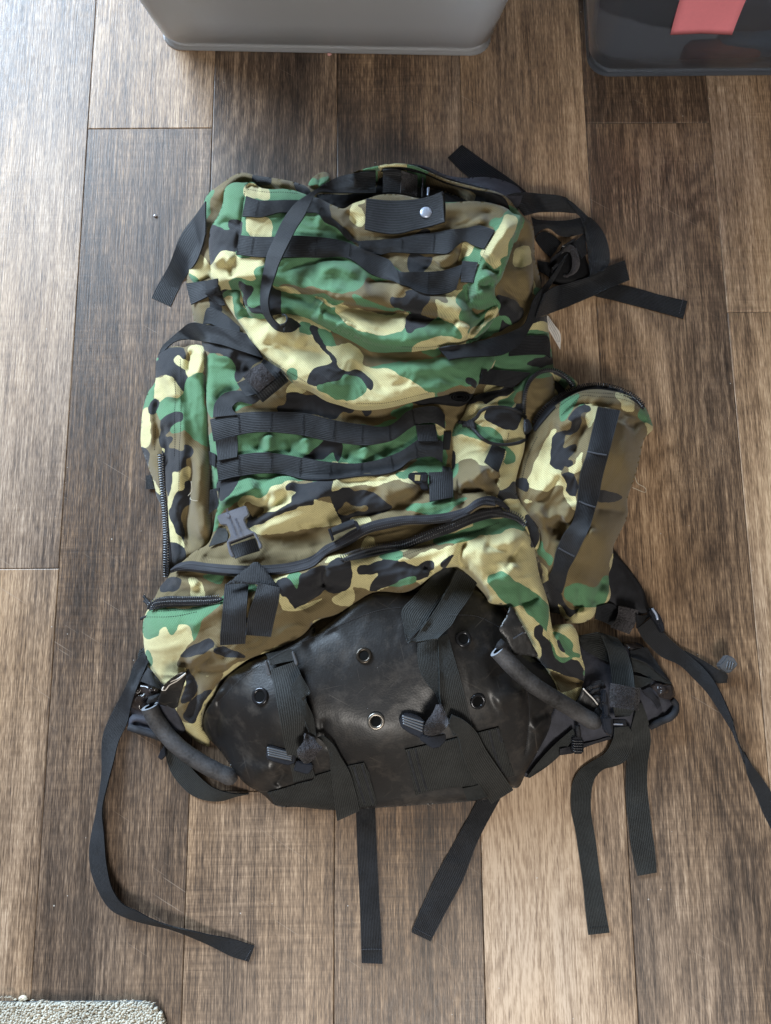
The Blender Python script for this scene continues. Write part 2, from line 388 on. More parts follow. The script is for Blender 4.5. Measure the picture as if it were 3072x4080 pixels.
FOLD, WRK = 1.75, .55
def panel(name, outline, ctrl, parent, mat=None, e=.02, ew=60, skirt=.03, folds=(), camo=None, wrinkle=(.002, 70), seed=1,
          lift=None, smooth_outline=True, label=None, zfloor=.0015, uvdir=None, gs=GS, fscale=1.0, drape=None):
    """a piece of cloth as a height surface: outline and control heights, rolled edge, folds and creases, hem turned down"""
    o = pts(outline)[:, :2]; poly = catmull(o, 6) if smooth_outline else o
    i0 = int(math.floor(poly[:, 0].min()/gs))-1; j0 = int(math.floor(poly[:, 1].min()/gs))-1
    nu = int(poly[:, 0].max()/gs)+3-i0; nv = int(poly[:, 1].max()/gs)+3-j0
    gu, gv = np.meshgrid((i0+np.arange(nu))*gs, (j0+np.arange(nv))*gs); gu = gu.astype(float); gv = gv.astype(float)
    ins = inside(gu, gv, poly); d, nx, ny, _, _ = polydist(gu, gv, poly)
    cell = ins[:-1, :-1] | ins[1:, :-1] | ins[:-1, 1:] | ins[1:, 1:]
    use = np.zeros_like(ins); use[:-1, :-1] |= cell; use[1:, :-1] |= cell; use[:-1, 1:] |= cell; use[1:, 1:] |= cell
    snap = use & ~ins
    U = np.where(snap, nx, gu); Vv = np.where(snap, ny, gv); D = np.where(ins, d, 0)
    near = ins & (d < gs*.3); U = np.where(near, nx, U); Vv = np.where(near, ny, Vv); D = np.where(near, 0, D)
    if ctrl is not None:
        cz = rbf([(a[0], a[1], b) for a, b in zip(pts(' '.join(c[0] for c in ctrl))[:, :2], [c[1] for c in ctrl])])(U, Vv)
    else: cz = zmap(U, Vv)+lift
    t = np.clip(D/ew, 0, 1); z = cz-e*(1-np.sqrt(np.clip(1-(1-t)**2, 0, 1)))
    for f in folds:
        amp, wl, wr, path = f[:4]; amp = amp*fscale
        pp = catmull(pts(path)[:, :2], 6, closed=False)
        fd, _, _, fs, sd = polydist(U, Vv, pp, closed=False)
        taper = np.clip(np.minimum(fs, 1-fs)/.22, 0, 1); taper = taper*taper*(3-2*taper)
        if len(f) > 4:                         # a step: one side stands proud and fades away
            st = np.where(sd >= 0, np.exp(-fd/wl), -0.35*np.exp(-fd/wr)); z = z+amp/1000*taper*st
        else:
            wd = np.where(sd >= 0, wr, wl); z = z+FOLD*amp/1000*taper*(np.exp(-(fd/wd)**2) if amp > 0 else 1.15*np.exp(-1.15*np.sqrt((fd/wd)**2+.02)))
    if wrinkle and wrinkle[0] > 0:
        a, L = wrinkle; a = a*WRK
        wx = fbm(U/(L*2.2), Vv/(L*2.2), seed+5)*2.4; wy = fbm(U/(L*2.2)+9, Vv/(L*2.2)+4, seed+9)*2.4
        n1 = fbm(U/L+wx, Vv/L*.8+wy, seed, 2); rid = 1-np.abs(2*n1-1)
        env = .35+.9*fbm(U/(L*3), Vv/(L*3), seed+31, 2)
        z = z+a*env*((rid-.6)*1.6+1.1*(fbm(U/(L*.42)+wy, Vv/(L*.42)+wx, seed+77, 2)-.5))
    if drape:
        a, ang, LL, Ls = drape; ca, sa = math.cos(math.radians(ang)), math.sin(math.radians(ang))
        p_ = U*ca+Vv*sa; q_ = -U*sa+Vv*ca; bend = fbm(U/170, Vv/170, seed+55, 2)*2.2
        n_ = fbm(p_/LL+bend*.6, q_/Ls+bend*1.5, seed+61, 2); r_ = 1-np.abs(2*n_-1)
        z = z+a*(r_**2.5-.3)*(.2+1.1*fbm(U/190, Vv/190, seed+71, 2))*np.clip(D/26, 0, 1)
    z = np.maximum(z, zfloor)
    idx = -np.ones(ins.shape, int); idx[use] = np.arange(use.sum())
    W3 = unproj(U[use], Vv[use], z[use])
    jj, ii = np.nonzero(cell)
    quads = np.stack([idx[jj+1, ii], idx[jj+1, ii+1], idx[jj, ii+1], idx[jj, ii]], 1)
    stamp(U[use & ins], Vv[use & ins], z[use & ins])
    # boundary -> hem
    ed = np.concatenate([quads[:, [0, 1]], quads[:, [1, 2]], quads[:, [2, 3]], quads[:, [3, 0]]])
    key = np.sort(ed, 1); kk = key[:, 0].astype(np.int64)*len(W3)+key[:, 1]
    _, inv, cnt = np.unique(kk, return_inverse=True, return_counts=True); be = ed[cnt[inv] == 1]
    bv = np.unique(be); n0 = len(W3); mapv = {int(v): k for k, v in enumerate(bv)}
    top = W3[bv].copy(); low = W3[bv].copy(); low[:, 2] = np.maximum(zfloor*.7, low[:, 2]-skirt)
    Vall = np.vstack([W3, top, low]); nb = len(bv)
    hem = [[n0+mapv[int(b)], n0+mapv[int(a)], n0+nb+mapv[int(a)], n0+nb+mapv[int(b)]] for a, b in be]
    F = quads.tolist()+hem
    uv = None
    if uvdir is not None:
        ca, sa = math.cos(math.radians(uvdir)), math.sin(math.radians(uvdir))
        uv = np.stack([Vall[:, 0]*ca+Vall[:, 1]*sa, -Vall[:, 0]*sa+Vall[:, 1]*ca], 1)
    ob = mesh_np(name, Vall, F, mat or MAT['camo'], parent, True, uv)
    if camo is not None:
        fu = np.r_[U[use], U[use][bv], U[use][bv]]; fv = np.r_[Vv[use], Vv[use][bv], Vv[use][bv]]
        cf = camo_field(camo[0], camo[1], i0*gs, j0*gs, nu*gs/GS, nv*gs/GS)(fu+22*(fbm(fu/55, fv/55, 901, 2)-.5), fv+22*(fbm(fu/55+7, fv/55+3, 907, 2)-.5))
        at = ob.data.attributes.new('camo', 'FLOAT_COLOR', 'POINT')
        at.data.foreach_set('color', np.c_[cf, np.ones(len(cf))].astype(np.float32).ravel())
    if label: ob['label'] = label
    return ob

def smooth1(a, n):
    for _ in range(n):
        b = np.r_[a[:1], a, a[-1:]]; a = (b[:-2]+2*b[1:-1]+b[2:])/4
    return a
def ribbon(name, Ls, Rs, parent, mat='web', lift=.0022, th=.0015, sm=6, n=None, cols=7, crown=0.0, follow=True, label=None, rip=.0004, put=True, seed=0):
    """strap lofted between its two edges, lying on what is beneath (third point value lifts it)"""
    L = catmull(pts(Ls), 8, False); R = catmull(pts(Rs), 8, False)
    ln = np.linalg.norm(np.diff((L[:, :2]), axis=0), axis=1).sum()
    n = n or max(6, int(ln/9))
    L = resample(L, n); R = resample(R, n)
    tt = np.linspace(0, 1, cols)
    u = L[:, None, 0]*(1-tt)+R[:, None, 0]*tt; v = L[:, None, 1]*(1-tt)+R[:, None, 1]*tt
    if follow:
        zz = zmap(u, v); zl = .5*zz.max(1)+.5*np.sort(zz, 1)[:, -3]
        mxz = zl.copy()
        for k in (1, 2): mxz = np.maximum(mxz, np.maximum(np.r_[zl[k:], [zl[-1]]*k], np.r_[[zl[0]]*k, zl[:-k]]))
        zl = np.maximum(smooth1(mxz, sm), smooth1(zl, 1)); z = np.repeat(zl[:, None], cols, 1)
        # drape a little sideways too
        zr = np.stack([smooth1(zz[:, k], sm) for k in range(cols)], 1); zr = np.maximum(zr, zz)
        z = .45*z+.55*np.maximum(zr, z-.010)
        for k in range(cols): z[:, k] = smooth1(z[:, k], 2)
        z = np.maximum(z, zz-.0005)
    else: z = np.zeros_like(u)
    z = z+lift+L[:, None, 2]*(1-tt)+R[:, None, 2]*tt+crown*np.sin(np.pi*tt)[None]
    if rip: z = z+rip*(2*vnoise(np.arange(n)[:, None]*.23+0*tt, tt*2.1+0*z, seed+int(abs(L[0, 0])) % 97)-1)
    T = unproj(u, v, z)
    du = np.gradient(T, axis=0); dv = np.gradient(T, axis=1); nr = np.cross(du, dv); nr /= (np.linalg.norm(nr, axis=2, keepdims=True)+1e-9)
    nr = np.where(nr[..., 2:3] < 0, -nr, nr)
    Bt = T-nr*th
    Bt[..., 2] = np.maximum(Bt[..., 2], .0004)
    along = np.r_[0, np.cumsum(np.linalg.norm(np.diff(T[:, cols//2], axis=0), axis=1))]
    uvw = np.stack([np.broadcast_to(tt*.0254, (n, cols)), np.broadcast_to(along[:, None], (n, cols))], -1).reshape(-1, 2)
    NV = n*cols; F = []
    for i in range(n-1):
        for k in range(cols-1):
            a = i*cols+k; F.append([a, a+1, a+cols+1, a+cols])
            F.append([NV+a, NV+a+cols, NV+a+cols+1, NV+a+1])
        a = i*cols; F.append([2*NV+i, 2*NV+i+1, 2*NV+n+i+1, 2*NV+n+i]); F.append([2*NV+2*n+i, 2*NV+3*n+i, 2*NV+3*n+i+1, 2*NV+2*n+i+1])
    e0 = T[:, 0]; e1 = Bt[:, 0]; e2 = T[:, -1]; e3 = Bt[:, -1]
    V = [T.reshape(-1, 3), Bt.reshape(-1, 3), e0, e1, e2, e3]; base = 2*NV+4*n
    caps = []
    for r in (0, n-1):
        V += [T[r], Bt[r]]
        for k in range(cols-1): F.append([base+k, base+k+1, base+cols+k+1, base+cols+k])
        base += 2*cols
    V = np.vstack(V)
    uva = np.vstack([uvw, uvw]+[np.c_[np.full(n, x), along] for x in (0, 0, .0254, .0254)]+[np.c_[np.tile(tt*.0254, 2), np.full(2*cols, along[r])] for r in (0, n-1)])
    ob = mesh_np(name, V, F, MAT[mat] if isinstance(mat, str) else mat, parent, True, uva)
    if put:
        fu = np.linspace(0, 1, 24)
        for q in np.linspace(0, n-1, n*4):
            i = int(q); j = min(i+1, n-1); fr = q-i
            uu = u[i]*(1-fr)+u[j]*fr; vv = v[i]*(1-fr)+v[j]*fr; zz = z[i]*(1-fr)+z[j]*fr
            stamp(np.interp(fu, tt, uu), np.interp(fu, tt, vv), np.interp(fu, tt, zz))
    if label: ob['label'] = label
    ob_info[ob.name] = (u, v, z)
    return ob
ob_info = {}
def tube_np(P, r, seg=8, caps=True):
    """points (n,3) in the room, radius scalar/array -> verts, faces"""
    P = np.asarray(P, float); n = len(P); r = np.broadcast_to(r, (n,))
    t = np.gradient(P, axis=0); t /= np.linalg.norm(t, axis=1, keepdims=True)+1e-12
    up = np.array([0, 0, 1.0]); a = np.cross(t, up); bad = np.linalg.norm(a, axis=1) < 1e-3; a[bad] = [1, 0, 0]; a /= np.linalg.norm(a, axis=1, keepdims=True); b = np.cross(a, t)
    an = np.arange(seg)*2*math.pi/seg
    V = P[:, None]+r[:, None, None]*(np.cos(an)[None, :, None]*a[:, None]+np.sin(an)[None, :, None]*b[:, None])
    F = [[i*seg+k, i*seg+(k+1) % seg, (i+1)*seg+(k+1) % seg, (i+1)*seg+k] for i in range(n-1) for k in range(seg)]
    if caps: F += [list(range(seg))[::-1], [(n-1)*seg+k for k in range(seg)]]
    return V.reshape(-1, 3), F
def tube(name, path, r, parent, mat, seg=8, lift=0.0, follow=True, n=None, sm=4, noise_r=0, put=False):
    p = catmull(pts(path), 8, False); ln = np.linalg.norm(np.diff(p[:, :2], axis=0), axis=1).sum(); p = resample(p, n or max(5, int(ln/6)))
    z = (smooth1(zmap(p[:, 0], p[:, 1]), sm) if follow else 0)+lift+p[:, 2]
    P = unproj(p[:, 0], p[:, 1], z); rr = np.full(len(P), r)
    if noise_r: rr = rr*(1+noise_r*(2*vnoise(np.arange(len(P))*.35, np.zeros(len(P)), 5)-1))
    V, F = tube_np(P, rr, seg)
    if put: stamp(p[:, 0], p[:, 1], z+r)
    return mesh_np(name, V, F, MAT[mat], parent, True)
def plate(name, outline, parent, mat, z, th, bev=.0006, tilt=(0, 0), holes=(), smooth_o=False, label=None, seg=1):
    """flat moulded piece: outline in photo pixels at height z (top), thickness th, bevelled; tilt = slope in x and y"""
    p = pts(outline)[:, :2]
    if smooth_o: p = catmull(p, 4)
    w3 = unproj(p[:, 0], p[:, 1], z); c = w3.mean(0)
    def zz(q): return z+(q[0]-c[0])*tilt[0]+(q[1]-c[1])*tilt[1]
    w3 = np.array([unproj(a[0], a[1], zz(q)) for a, q in zip(p, w3)])
    bm = bmesh.new(); vs = [bm.verts.new(q) for q in w3]; f = bm.faces.new(vs)
    if f.normal.z < 0 or (f.normal_update() or f.normal.z < 0): f.normal_flip()
    r = bmesh.ops.extrude_face_region(bm, geom=[f]); nv = [g for g in r['geom'] if isinstance(g, bmesh.types.BMVert)]
    bmesh.ops.translate(bm, verts=nv, vec=(0, 0, -th))
    if bev: bmesh.ops.bevel(bm, geom=bm.edges[:], offset=bev, segments=seg, affect='EDGES', clamp_overlap=True)
    ob = bm_obj(name, bm, MAT[mat], parent)
    if label: ob['label'] = label
    return ob
def stitches(name, path, parent, mat='stitch', step=9, dash=6, width=.0009, lift=.0006, zig=0, seed=0):
    """a row of thread stitches lying on the surface"""
    p = catmull(pts(path), 8, False); ln = np.linalg.norm(np.diff(p[:, :2], axis=0), axis=1).sum()
    V = []; F = []; k = 0; s = 0
    q = resample(p, max(3, int(ln/step)*2+1)); tn = np.gradient(q[:, :2], axis=0); tn /= np.linalg.norm(tn, axis=1, keepdims=True)+1e-9; nm = np.stack([-tn[:, 1], tn[:, 0]], 1)
    zq = zmap(q[:, 0], q[:, 1])+q[:, 2]
    for i in range(0, len(q)-1, 2):
        a, b = q[i, :2].copy(), q[i+1, :2].copy()
        b = a+(b-a)*min(1.0, 2*dash/step)
        if zig: a = a+nm[i]*zig; b = b-nm[i]*zig
        A3 = unproj(a[0], a[1], zq[i]+lift); B3 = unproj(b[0], b[1], zq[min(i+1, len(q)-1)]+lift)
        d = B3-A3; d /= np.linalg.norm(d)+1e-9; sd = np.cross(d, [0, 0, 1])*width/2; up = np.array([0, 0, width*.5])
        V += [A3-sd, A3+sd, B3+sd, B3-sd, A3+up, B3+up]; F += [[k, k+1, k+4], [k+2, k+3, k+5], [k+1, k+2, k+5, k+4], [k+3, k, k+4, k+5]]; k += 6
    return mesh_np(name, V, F, MAT[mat], parent, False)
def teeth(name, path, parent, w=.0062, step=.0026, lift=.0015, rows=2, mat='coil', tl=.0012):
    """zipper coil: rounded turns side by side"""
    p = catmull(pts(path), 10, False); ln = np.linalg.norm(np.diff(p[:, :2], axis=0), axis=1).sum(); p = resample(p, int(ln/2)+2)
    zt = zmap(p[:, 0], p[:, 1]); z = np.maximum(smooth1(zt, 60), smooth1(zt, 25))+lift+p[:, 2]; P = unproj(p[:, 0], p[:, 1], z)
    d = np.r_[0, np.cumsum(np.linalg.norm(np.diff(P, axis=0), axis=1))]; m = int(d[-1]/step); t = (np.arange(m)+.5)*step
    Q = np.stack([np.interp(t, d, P[:, k]) for k in range(3)], 1); T = np.gradient(Q, axis=0); T /= np.linalg.norm(T, axis=1, keepdims=True); S_ = np.cross(T, [0, 0, 1]); S_ /= np.linalg.norm(S_, axis=1, keepdims=True)
    prof = [(-1, 0), (-.85, .75), (-.3, 1), (.3, 1), (.85, .75), (1, 0)]
    V = []; F = []; k = 0
    for i in range(m):
        for r in range(rows):
            if rows == 2:
                side = -1 if r == 0 else 1; cen = Q[i]+S_[i]*side*w*.21+T[i]*(step*.5 if r else 0); hw = w*.30
            else: cen = Q[i]; hw = w*.5
            for (x, h) in prof:
                for e in (-1, 1):
                    V.append(cen+S_[i]*x*hw+T[i]*e*tl*.5*(1 if abs(x) < .9 else .6)+np.array([0, 0, h*.0016]))
            for a in range(5): F.append([k+2*a, k+2*a+1, k+2*a+3, k+2*a+2])
            F.append([k+2*a for a in range(6)][::-1]); F.append([k+2*a+1 for a in range(6)]); k += 12
    ob = mesh_np(name, V, F, MAT[mat], parent, True); ob['kind'] = 'stuff'; return ob
# ------------------------------------------------------------------ floor of separate planks
floor = empty('floor', (0, 0, 0)); tag(floor, kind='structure', label='dark brown oak look plank floor')
sub = bmesh.new(); bmesh.ops.create_cube(sub, size=1, matrix=Matrix.Translation((0, .1, -.02)) @ Matrix.Diagonal((5, 5, .02, 1)))
bm_obj('underlay', sub, MAT['under'], floor)
PW = unproj(1870, 500, 0)[0]-unproj(1374, 500, 0)[0]
X0 = unproj(403, 0, 0)[0]; ROT = 0.0077
def plank(ix, y0, y1, tone, rings, saw):
    g = .00035; x0 = X0+ix*PW+g; x1 = X0+(ix+1)*PW-g; b = .0009; dz = .0006
    xs = [x0, x0+b, x1-b, x1]; ys = [y0+g, y0+g+b, y1-g-b, y1-g]
    cx, cy = (x0+x1)/2, (y0+y1)/2; V = []; F = []
    for j, y in enumerate(ys):
        for i, x in enumerate(xs):
            ed = i in (0, 3) or j in (0, 3); V.append((x-cx, y-cy, -dz if ed else 0))
    for j in range(3):
        for i in range(3): a = j*4+i; F.append([a, a+1, a+5, a+4])
    nb = len(V)
    ring = [0, 1, 2, 3, 7, 11, 15, 14, 13, 12, 8, 4]
    for k in ring: V.append((V[k][0], V[k][1], -.006))
    for k in range(12): F.append([ring[k], nb+k, nb+(k+1) % 12, ring[(k+1) % 12]])
    me = bpy.data.meshes.new('plank'); me.from_pydata(V, [], F); me.update()
    o = link_mesh('plank', me, MAT['wood'], floor, False)
    c, s = math.cos(ROT), math.sin(ROT); o.location = (cx*c-cy*s, cx*s+cy*c, 0); o.rotation_euler = (0, 0, ROT); o.color = (tone, rings, saw, 1)
    return o
jy = lambda u, v: float(unproj(u, v, 0)[1])
YB, YT = -.95, 2.3
cols = {-2: [(.5, .2, .3)], -1: [jy(60, 2255), (.60, .3, .2), (.56, .3, .25)], 0: [jy(640, 505), (.34, .35, .4), (.58, .5, .15)], 1: [jy(1000, 3148), (.54, .2, .55), (.36, .8, .10)],
        2: [(.34, .4, .35)], 3: [jy(2100, 2900), (.80, .9, .2), (.60, .5, .15)], 4: [jy(2600, 497), (.46, .8, .25), (.30, .7, .3)], 5: [jy(3000, 1254), (.64, .6, .25), (.64, .3, .45)], 6: [(.5, .3, .4)], 7: [(.4, .3, .4)], -3: [(.4, .3, .4)]}
for k in list(range(-11, -3))+list(range(8, 15)): cols[k] = [(random.uniform(.32, .66), random.uniform(.2, .8), random.uniform(.1, .4))]
for ix, c in cols.items():
    if len(c) == 1: plank(ix, YB, YB+1.02, *c[0]); plank(ix, YB+1.02, YT, *c[0])
    else:
        j, lo, hi = c; j = min(max(j, YB+.1), YT-.1)
        plank(ix, YB, j, *lo); plank(ix, j, YT, *hi)

# ------------------------------------------------------------------ storage bins
def mat_frost(name, tint, see, rgh=.42):
    m, nt, N, L = M_new(name); co = texco(nt)
    n = noise(nt, co, 60, 3); d = N.new('ShaderNodeBsdfDiffuse'); d.inputs[0].default_value = (*tint, 1)
    tr = N.new('ShaderNodeBsdfTranslucent'); tr.inputs[0].default_value = (*[min(1, t*1.25) for t in tint], 1)
    rf = N.new('ShaderNodeBsdfRefraction'); rf.inputs['IOR'].default_value = 1.12; rf.inputs['Roughness'].default_value = rgh; rf.inputs[0].default_value = (.93, .94, .96, 1)
    gl = N.new('ShaderNodeBsdfGlossy'); gl.inputs['Roughness'].default_value = .28
    a = N.new('ShaderNodeMixShader'); a.inputs[0].default_value = .5; L.new(d.outputs[0], a.inputs[1]); L.new(tr.outputs[0], a.inputs[2])
    b = N.new('ShaderNodeMixShader'); b.inputs[0].default_value = see; L.new(a.outputs[0], b.inputs[1]); L.new(rf.outputs[0], b.inputs[2])
    c = N.new('ShaderNodeMixShader'); fr = N.new('ShaderNodeFresnel'); fr.inputs[0].default_value = 1.45; L.new(fr.outputs[0], c.inputs[0]); L.new(b.outputs[0], c.inputs[1]); L.new(gl.outputs[0], c.inputs[2])
    out = [q for q in N if q.type == 'OUTPUT_MATERIAL'][0]; L.new(c.outputs[0], out.inputs[0]); return m
def rrect(w, d, r, n=6):
    out = []
    for cx, cy, a0 in ((w-r, d-r, 0), (r, d-r, 90), (r, r, 180), (w-r, r, 270)):
        for k in range(n+1):
            a = math.radians(a0+90*k/n); out.append((cx+r*math.cos(a), cy+r*math.sin(a)))
    return out
def storage_bin(p0, p1, depth, height, draft, mat, label, tmat):
    a = unproj(*p0, 0); b = unproj(*p1, 0); ax = b-a; W = float(np.linalg.norm(ax)); ang = math.atan2(ax[1], ax[0])
    root = empty('storage_bin', (a[0], a[1], 0)); root.rotation_euler = (0, 0, ang); tag(root, label, 'storage bin', 'clear storage bins at the top edge')
    def shell(levels, flip=False):
        V = []; F = []
        for (z, o, r) in levels:
            for x, y in rrect(W+2*o, depth+2*o, r): V.append((x-o, y-o, z))
        n = len(V)//len(levels)
        for l in range(len(levels)-1):
            for k in range(n): F.append([l*n+k, l*n+(k+1) % n, (l+1)*n+(k+1) % n, (l+1)*n+k])
        F.append(list(range(n))[::-1]); return V, F
    t = .0022
    lv = [(.0012, .004, .030), (.004, .0, .034), (.007, -.0012, .034), (.016, .0035, .034), (.0185, .0062, .036), (.06, .0062+.0415*draft, .038), (.14, .0062+.1215*draft, .040), (height, .0062+(height-.0185)*draft, .045), (height+.001, .014+height*draft, .045)]
    V, F = shell(lv)
    me = bpy.data.meshes.new('bin_wall'); me.from_pydata(V, [], F); me.update()
    o = link_mesh('bin_wall', me, mat, None); o.parent = root
    inn = [(z+.003 if i < 4 else z, q-t, r) for i, (z, q, r) in enumerate(lv[:-1])]
    V, F = shell(inn); me = bpy.data.meshes.new('bin_inner_wall'); me.from_pydata(V, [], F); me.update(); o = link_mesh('bin_inner_wall', me, mat, None); o.parent = root
    return root, a, ang, W
frostA = mat_frost('frosted_white_plastic', (.80, .80, .82), .50); frostB = mat_frost('frosted_clear_plastic', (.30, .36, .46), .80, .24)
binA, aA, angA, WA = storage_bin((655, 192), (1945, 216), .36, .30, .17, frostA, 'frosted white plastic bin with dim grey contents, bottom edge standing on the planks', None)
binB, aB, angB, WB = storage_bin((2352, 298), (3330, 290), .36, .30, .20, frostB, 'clear plastic bin holding dark things, with a pink note stuck on its side', None)
def lump(name, root, ang, box, mat, label, cat, seed, amp=.012):
    """soft crumpled mass inside a bin; box in bin coordinates"""
    x0, x1, y0, y1, z0, z1 = box; bm = bmesh.new(); bmesh.ops.create_cube(bm, size=1)
    bmesh.ops.subdivide_edges(bm, edges=bm.edges[:], cuts=12, use_grid_fill=True)
    for v in bm.verts:
        q = v.co.copy(); rr = Vector((abs(q.x*2)**4, abs(q.y*2)**4, abs(q.z*2)**4)); s = 1/max(1e-6, (rr.x+rr.y+rr.z)**.25)*max(abs(q.x*2), abs(q.y*2), abs(q.z*2)); q *= s
        n = float(fbm(np.array([q.x*5+q.z*3]), np.array([q.y*5+q.z*2]), seed)[0])-.5
        v.co = Vector((x0+(q.x+.5)*(x1-x0), y0+(q.y+.5)*(y1-y0)+n*amp*2, z0+(q.z+.5)*(z1-z0)))
    ob = bm_obj(name, bm, mat, None, True); ob.location = root.location; ob.rotation_euler = (0, 0, ang); tag(ob, label, cat); return ob
lump('folded_cloth', binA, angA, (.004, WA-.004, .012, .34, .022, .26), mat_plain('grey_contents', (.30, .27, .25), .9, .1, 16, .8), 'grey brown mass filling the frosted white bin', 'cloth', 3)
lump('folded_cloth', binB, angB, (.006, WB-.004, .024, .34, .042, .26), mat_plain('dark_contents', (.030, .030, .036), .9, .1, 16, .6), 'dark mass filling the clear bin behind the pink note', 'cloth', 8)
lump('orange_cloth', binB, angB, (.125, .23, .012, .06, .010, .042), mat_plain('orange_contents', (.36, .09, .05), .9, .1, 20, .4), 'dull orange piece at the bottom of the clear bin', 'cloth', 12, .004)
lump('blue_cloth', binB, angB, (.17, .42, .020, .09, .014, .060), mat_plain('blue_contents', (.07, .14, .20), .9, .1, 20, .4), 'dull blue piece at the bottom of the clear bin', 'cloth', 15, .004)
# pink note on the sloping wall of the right bin
ca, sa = math.cos(angB), math.sin(angB); nB = Vector((sa, -ca, -.20)).normalized(); pB = Vector((aB[0], aB[1], 0))+Vector((sa, -ca, 0))*(.0062-.0185*.20)
def on_wall(u, v, off=.0012):
    d = Vector(unproj(u, v, 0))-Vector((0, 0, CAMH)); o = Vector((0, 0, CAMH)); t = (pB+nB*off-o).dot(nB)/d.dot(nB); return o+d*t
q0, q1 = on_wall(2670, 126), on_wall(2917, 126); ex = (q1-q0); sz = ex.length; ex.normalize(); ey = (on_wall(2707, 0)-q0); ey.normalize()
bm = bmesh.new(); g = []
for j in range(9):
    row = []
    for i in range(9):
        s, t = i/8, j/8; curl = .0035*(1-t)**3*(0.5+.5*abs(2*s-1)); row.append(bm.verts.new(q0+ex*s*sz+ey*t*sz+nB*(.0005+curl)))
    g.append(row)
for j in range(8):
    for i in range(8): bm.faces.new((g[j][i], g[j][i+1], g[j+1][i+1], g[j+1][i]))
r = bmesh.ops.extrude_face_region(bm, geom=bm.faces[:]); bmesh.ops.translate(bm, verts=[x for x in r['geom'] if isinstance(x, bmesh.types.BMVert)], vec=nB*.0003)
tag(bm_obj('sticky_note', bm, mat_plain('pink_paper', (.86, .27, .32), .7, .3, 200, .06, .05), None, True), 'plain pink paper note stuck on the clear bin', 'sticky note')

# ------------------------------------------------------------------ carpet mat in the bottom left corner
mat_root = empty('carpet_mat', tuple(unproj(200, 4060, 0))); tag(mat_root, 'beige grey looped carpet mat with a rounded corner on the planks', 'mat')
carp = mat_plain('beige_carpet_yarn', (.47, .445, .375), .95, .1, 160, .35, .6, .002)
back = mat_plain('mat_edge', (.09, .11, .12), .8, .2)
mo = 'S -120,3994 200,3992 420,3991 560,3990 612,4004 645,4032 658,4062 662,4110 660,4300 -120,4300'
mo_p = pts(mo)[:, :2]
w3 = unproj(mo_p[:, 0], mo_p[:, 1], .003); bm = bmesh.new(); f = bm.faces.new([bm.verts.new(q) for q in w3]); r = bmesh.ops.extrude_face_region(bm, geom=[f]); bmesh.ops.translate(bm, verts=[x for x in r['geom'] if isinstance(x, bmesh.types.BMVert)], vec=(0, 0, -.0025))
bm_obj('backing', bm, back, mat_root)
V = []; F = []; k = 0
inn = catmull(mo_p, 4)
y = 3994
row = 0
while y < 4190:
    x = -100+(row % 2)*5
    while x < 665:
        px = x+rng.normal(0, 1.6); py = y+rng.normal(0, 1.3); x += 5.6
        if not inside(np.array([px]), np.array([py+1.0]), inn)[0]: continue
        c = unproj(px, py, .003); h = .0058+rng.uniform(-.0015, .0018); r0 = .0011*rng.uniform(.8, 1.3); lean = rng.normal(0, .0011, 2); ang = rng.uniform(0, math.pi)
        for lv, (rr, hh) in enumerate(((1.0, 0), (1.25, .45), (1.05, .85), (.3, 1.0))):
            for a in range(5):
                th = ang+a*2*math.pi/5; V.append((c[0]+math.cos(th)*r0*rr*1.25+lean[0]*hh, c[1]+math.sin(th)*r0*rr*.85+lean[1]*hh, .003+h*hh))
        for lv in range(3):
            for a in range(5): F.append([k+lv*5+a, k+lv*5+(a+1) % 5, k+lv*5+5+(a+1) % 5, k+lv*5+5+a])
        F.append([k+15+a for a in range(5)]); k += 20
    y += 5.2; row += 1
pl = mesh_np('pile', V, F, carp, mat_root, True); pl['kind'] = 'stuff'
V = []; F = []; k = 0                       # frayed yarn along the edge
for i in range(46):
    s = rng.uniform(0, .62); e = resample(np.c_[inn, inn[:, 0]*0][:int(len(inn)*.62)], 200)[int(s/.62*199)]
    a = rng.uniform(-.6, .6); L_ = rng.uniform(8, 24)
    P3 = unproj(e[0]+np.linspace(0, L_*math.cos(a), 5), e[1]+np.linspace(2, -L_*.22, 5)+rng.normal(0, 1.2, 5), .005+.003*np.sin(np.linspace(0, 3, 5)))
    v_, f_ = tube_np(P3, .00045, 4); V += v_.tolist(); F += [[q+k for q in ff] for ff in f_]; k += len(v_)
fr = mesh_np('frayed_edge', V, F, carp, mat_root, True); fr['kind'] = 'stuff'
# crumbs and lint
def crumb(u, v, r, mat, label, name='crumb', flat=.6, seed=1):
    c = unproj(u, v, 0); bm = bmesh.new(); bmesh.ops.create_icosphere(bm, subdivisions=2, radius=r); rs = random.Random(seed)
    for q in bm.verts: q.co = Vector((q.co.x*1.25, q.co.y*.85, q.co.z*flat))*(1+rs.uniform(-.22, .22))
    bmesh.ops.translate(bm, verts=bm.verts[:], vec=Vector(c)+Vector((0, 0, r*flat*.9)))
    return tag(bm_obj(name, bm, mat, None, True), label, 'debris')
ivory = mat_plain('ivory_crumb', (.62, .55, .42), .7, .3); pinkm = mat_plain('pink_crumb', (.50, .27, .25), .7, .3); silver = mat_plain('silver_bit', (.42, .40, .42), .3, .5, Metallic=.5)
crumb(96, 3975, .0038, ivory, 'ivory crumb lying beside the edge of the carpet mat', seed=3)
crumb(1312, 219, .0026, pinkm, 'tiny pink crumb just below the frosted white bin', seed=5)
crumb(619, 861, .0020, silver, 'tiny shiny fleck on the plank left of the backpack', seed=9)
for i, (u, v, l) in enumerate(((62, 3982, 'small pale crumb left of the ivory crumb by the mat'), (172, 3998, 'small pale crumb on the edge of the carpet mat'))): crumb(u, v, .0016, ivory, l, seed=20+i)
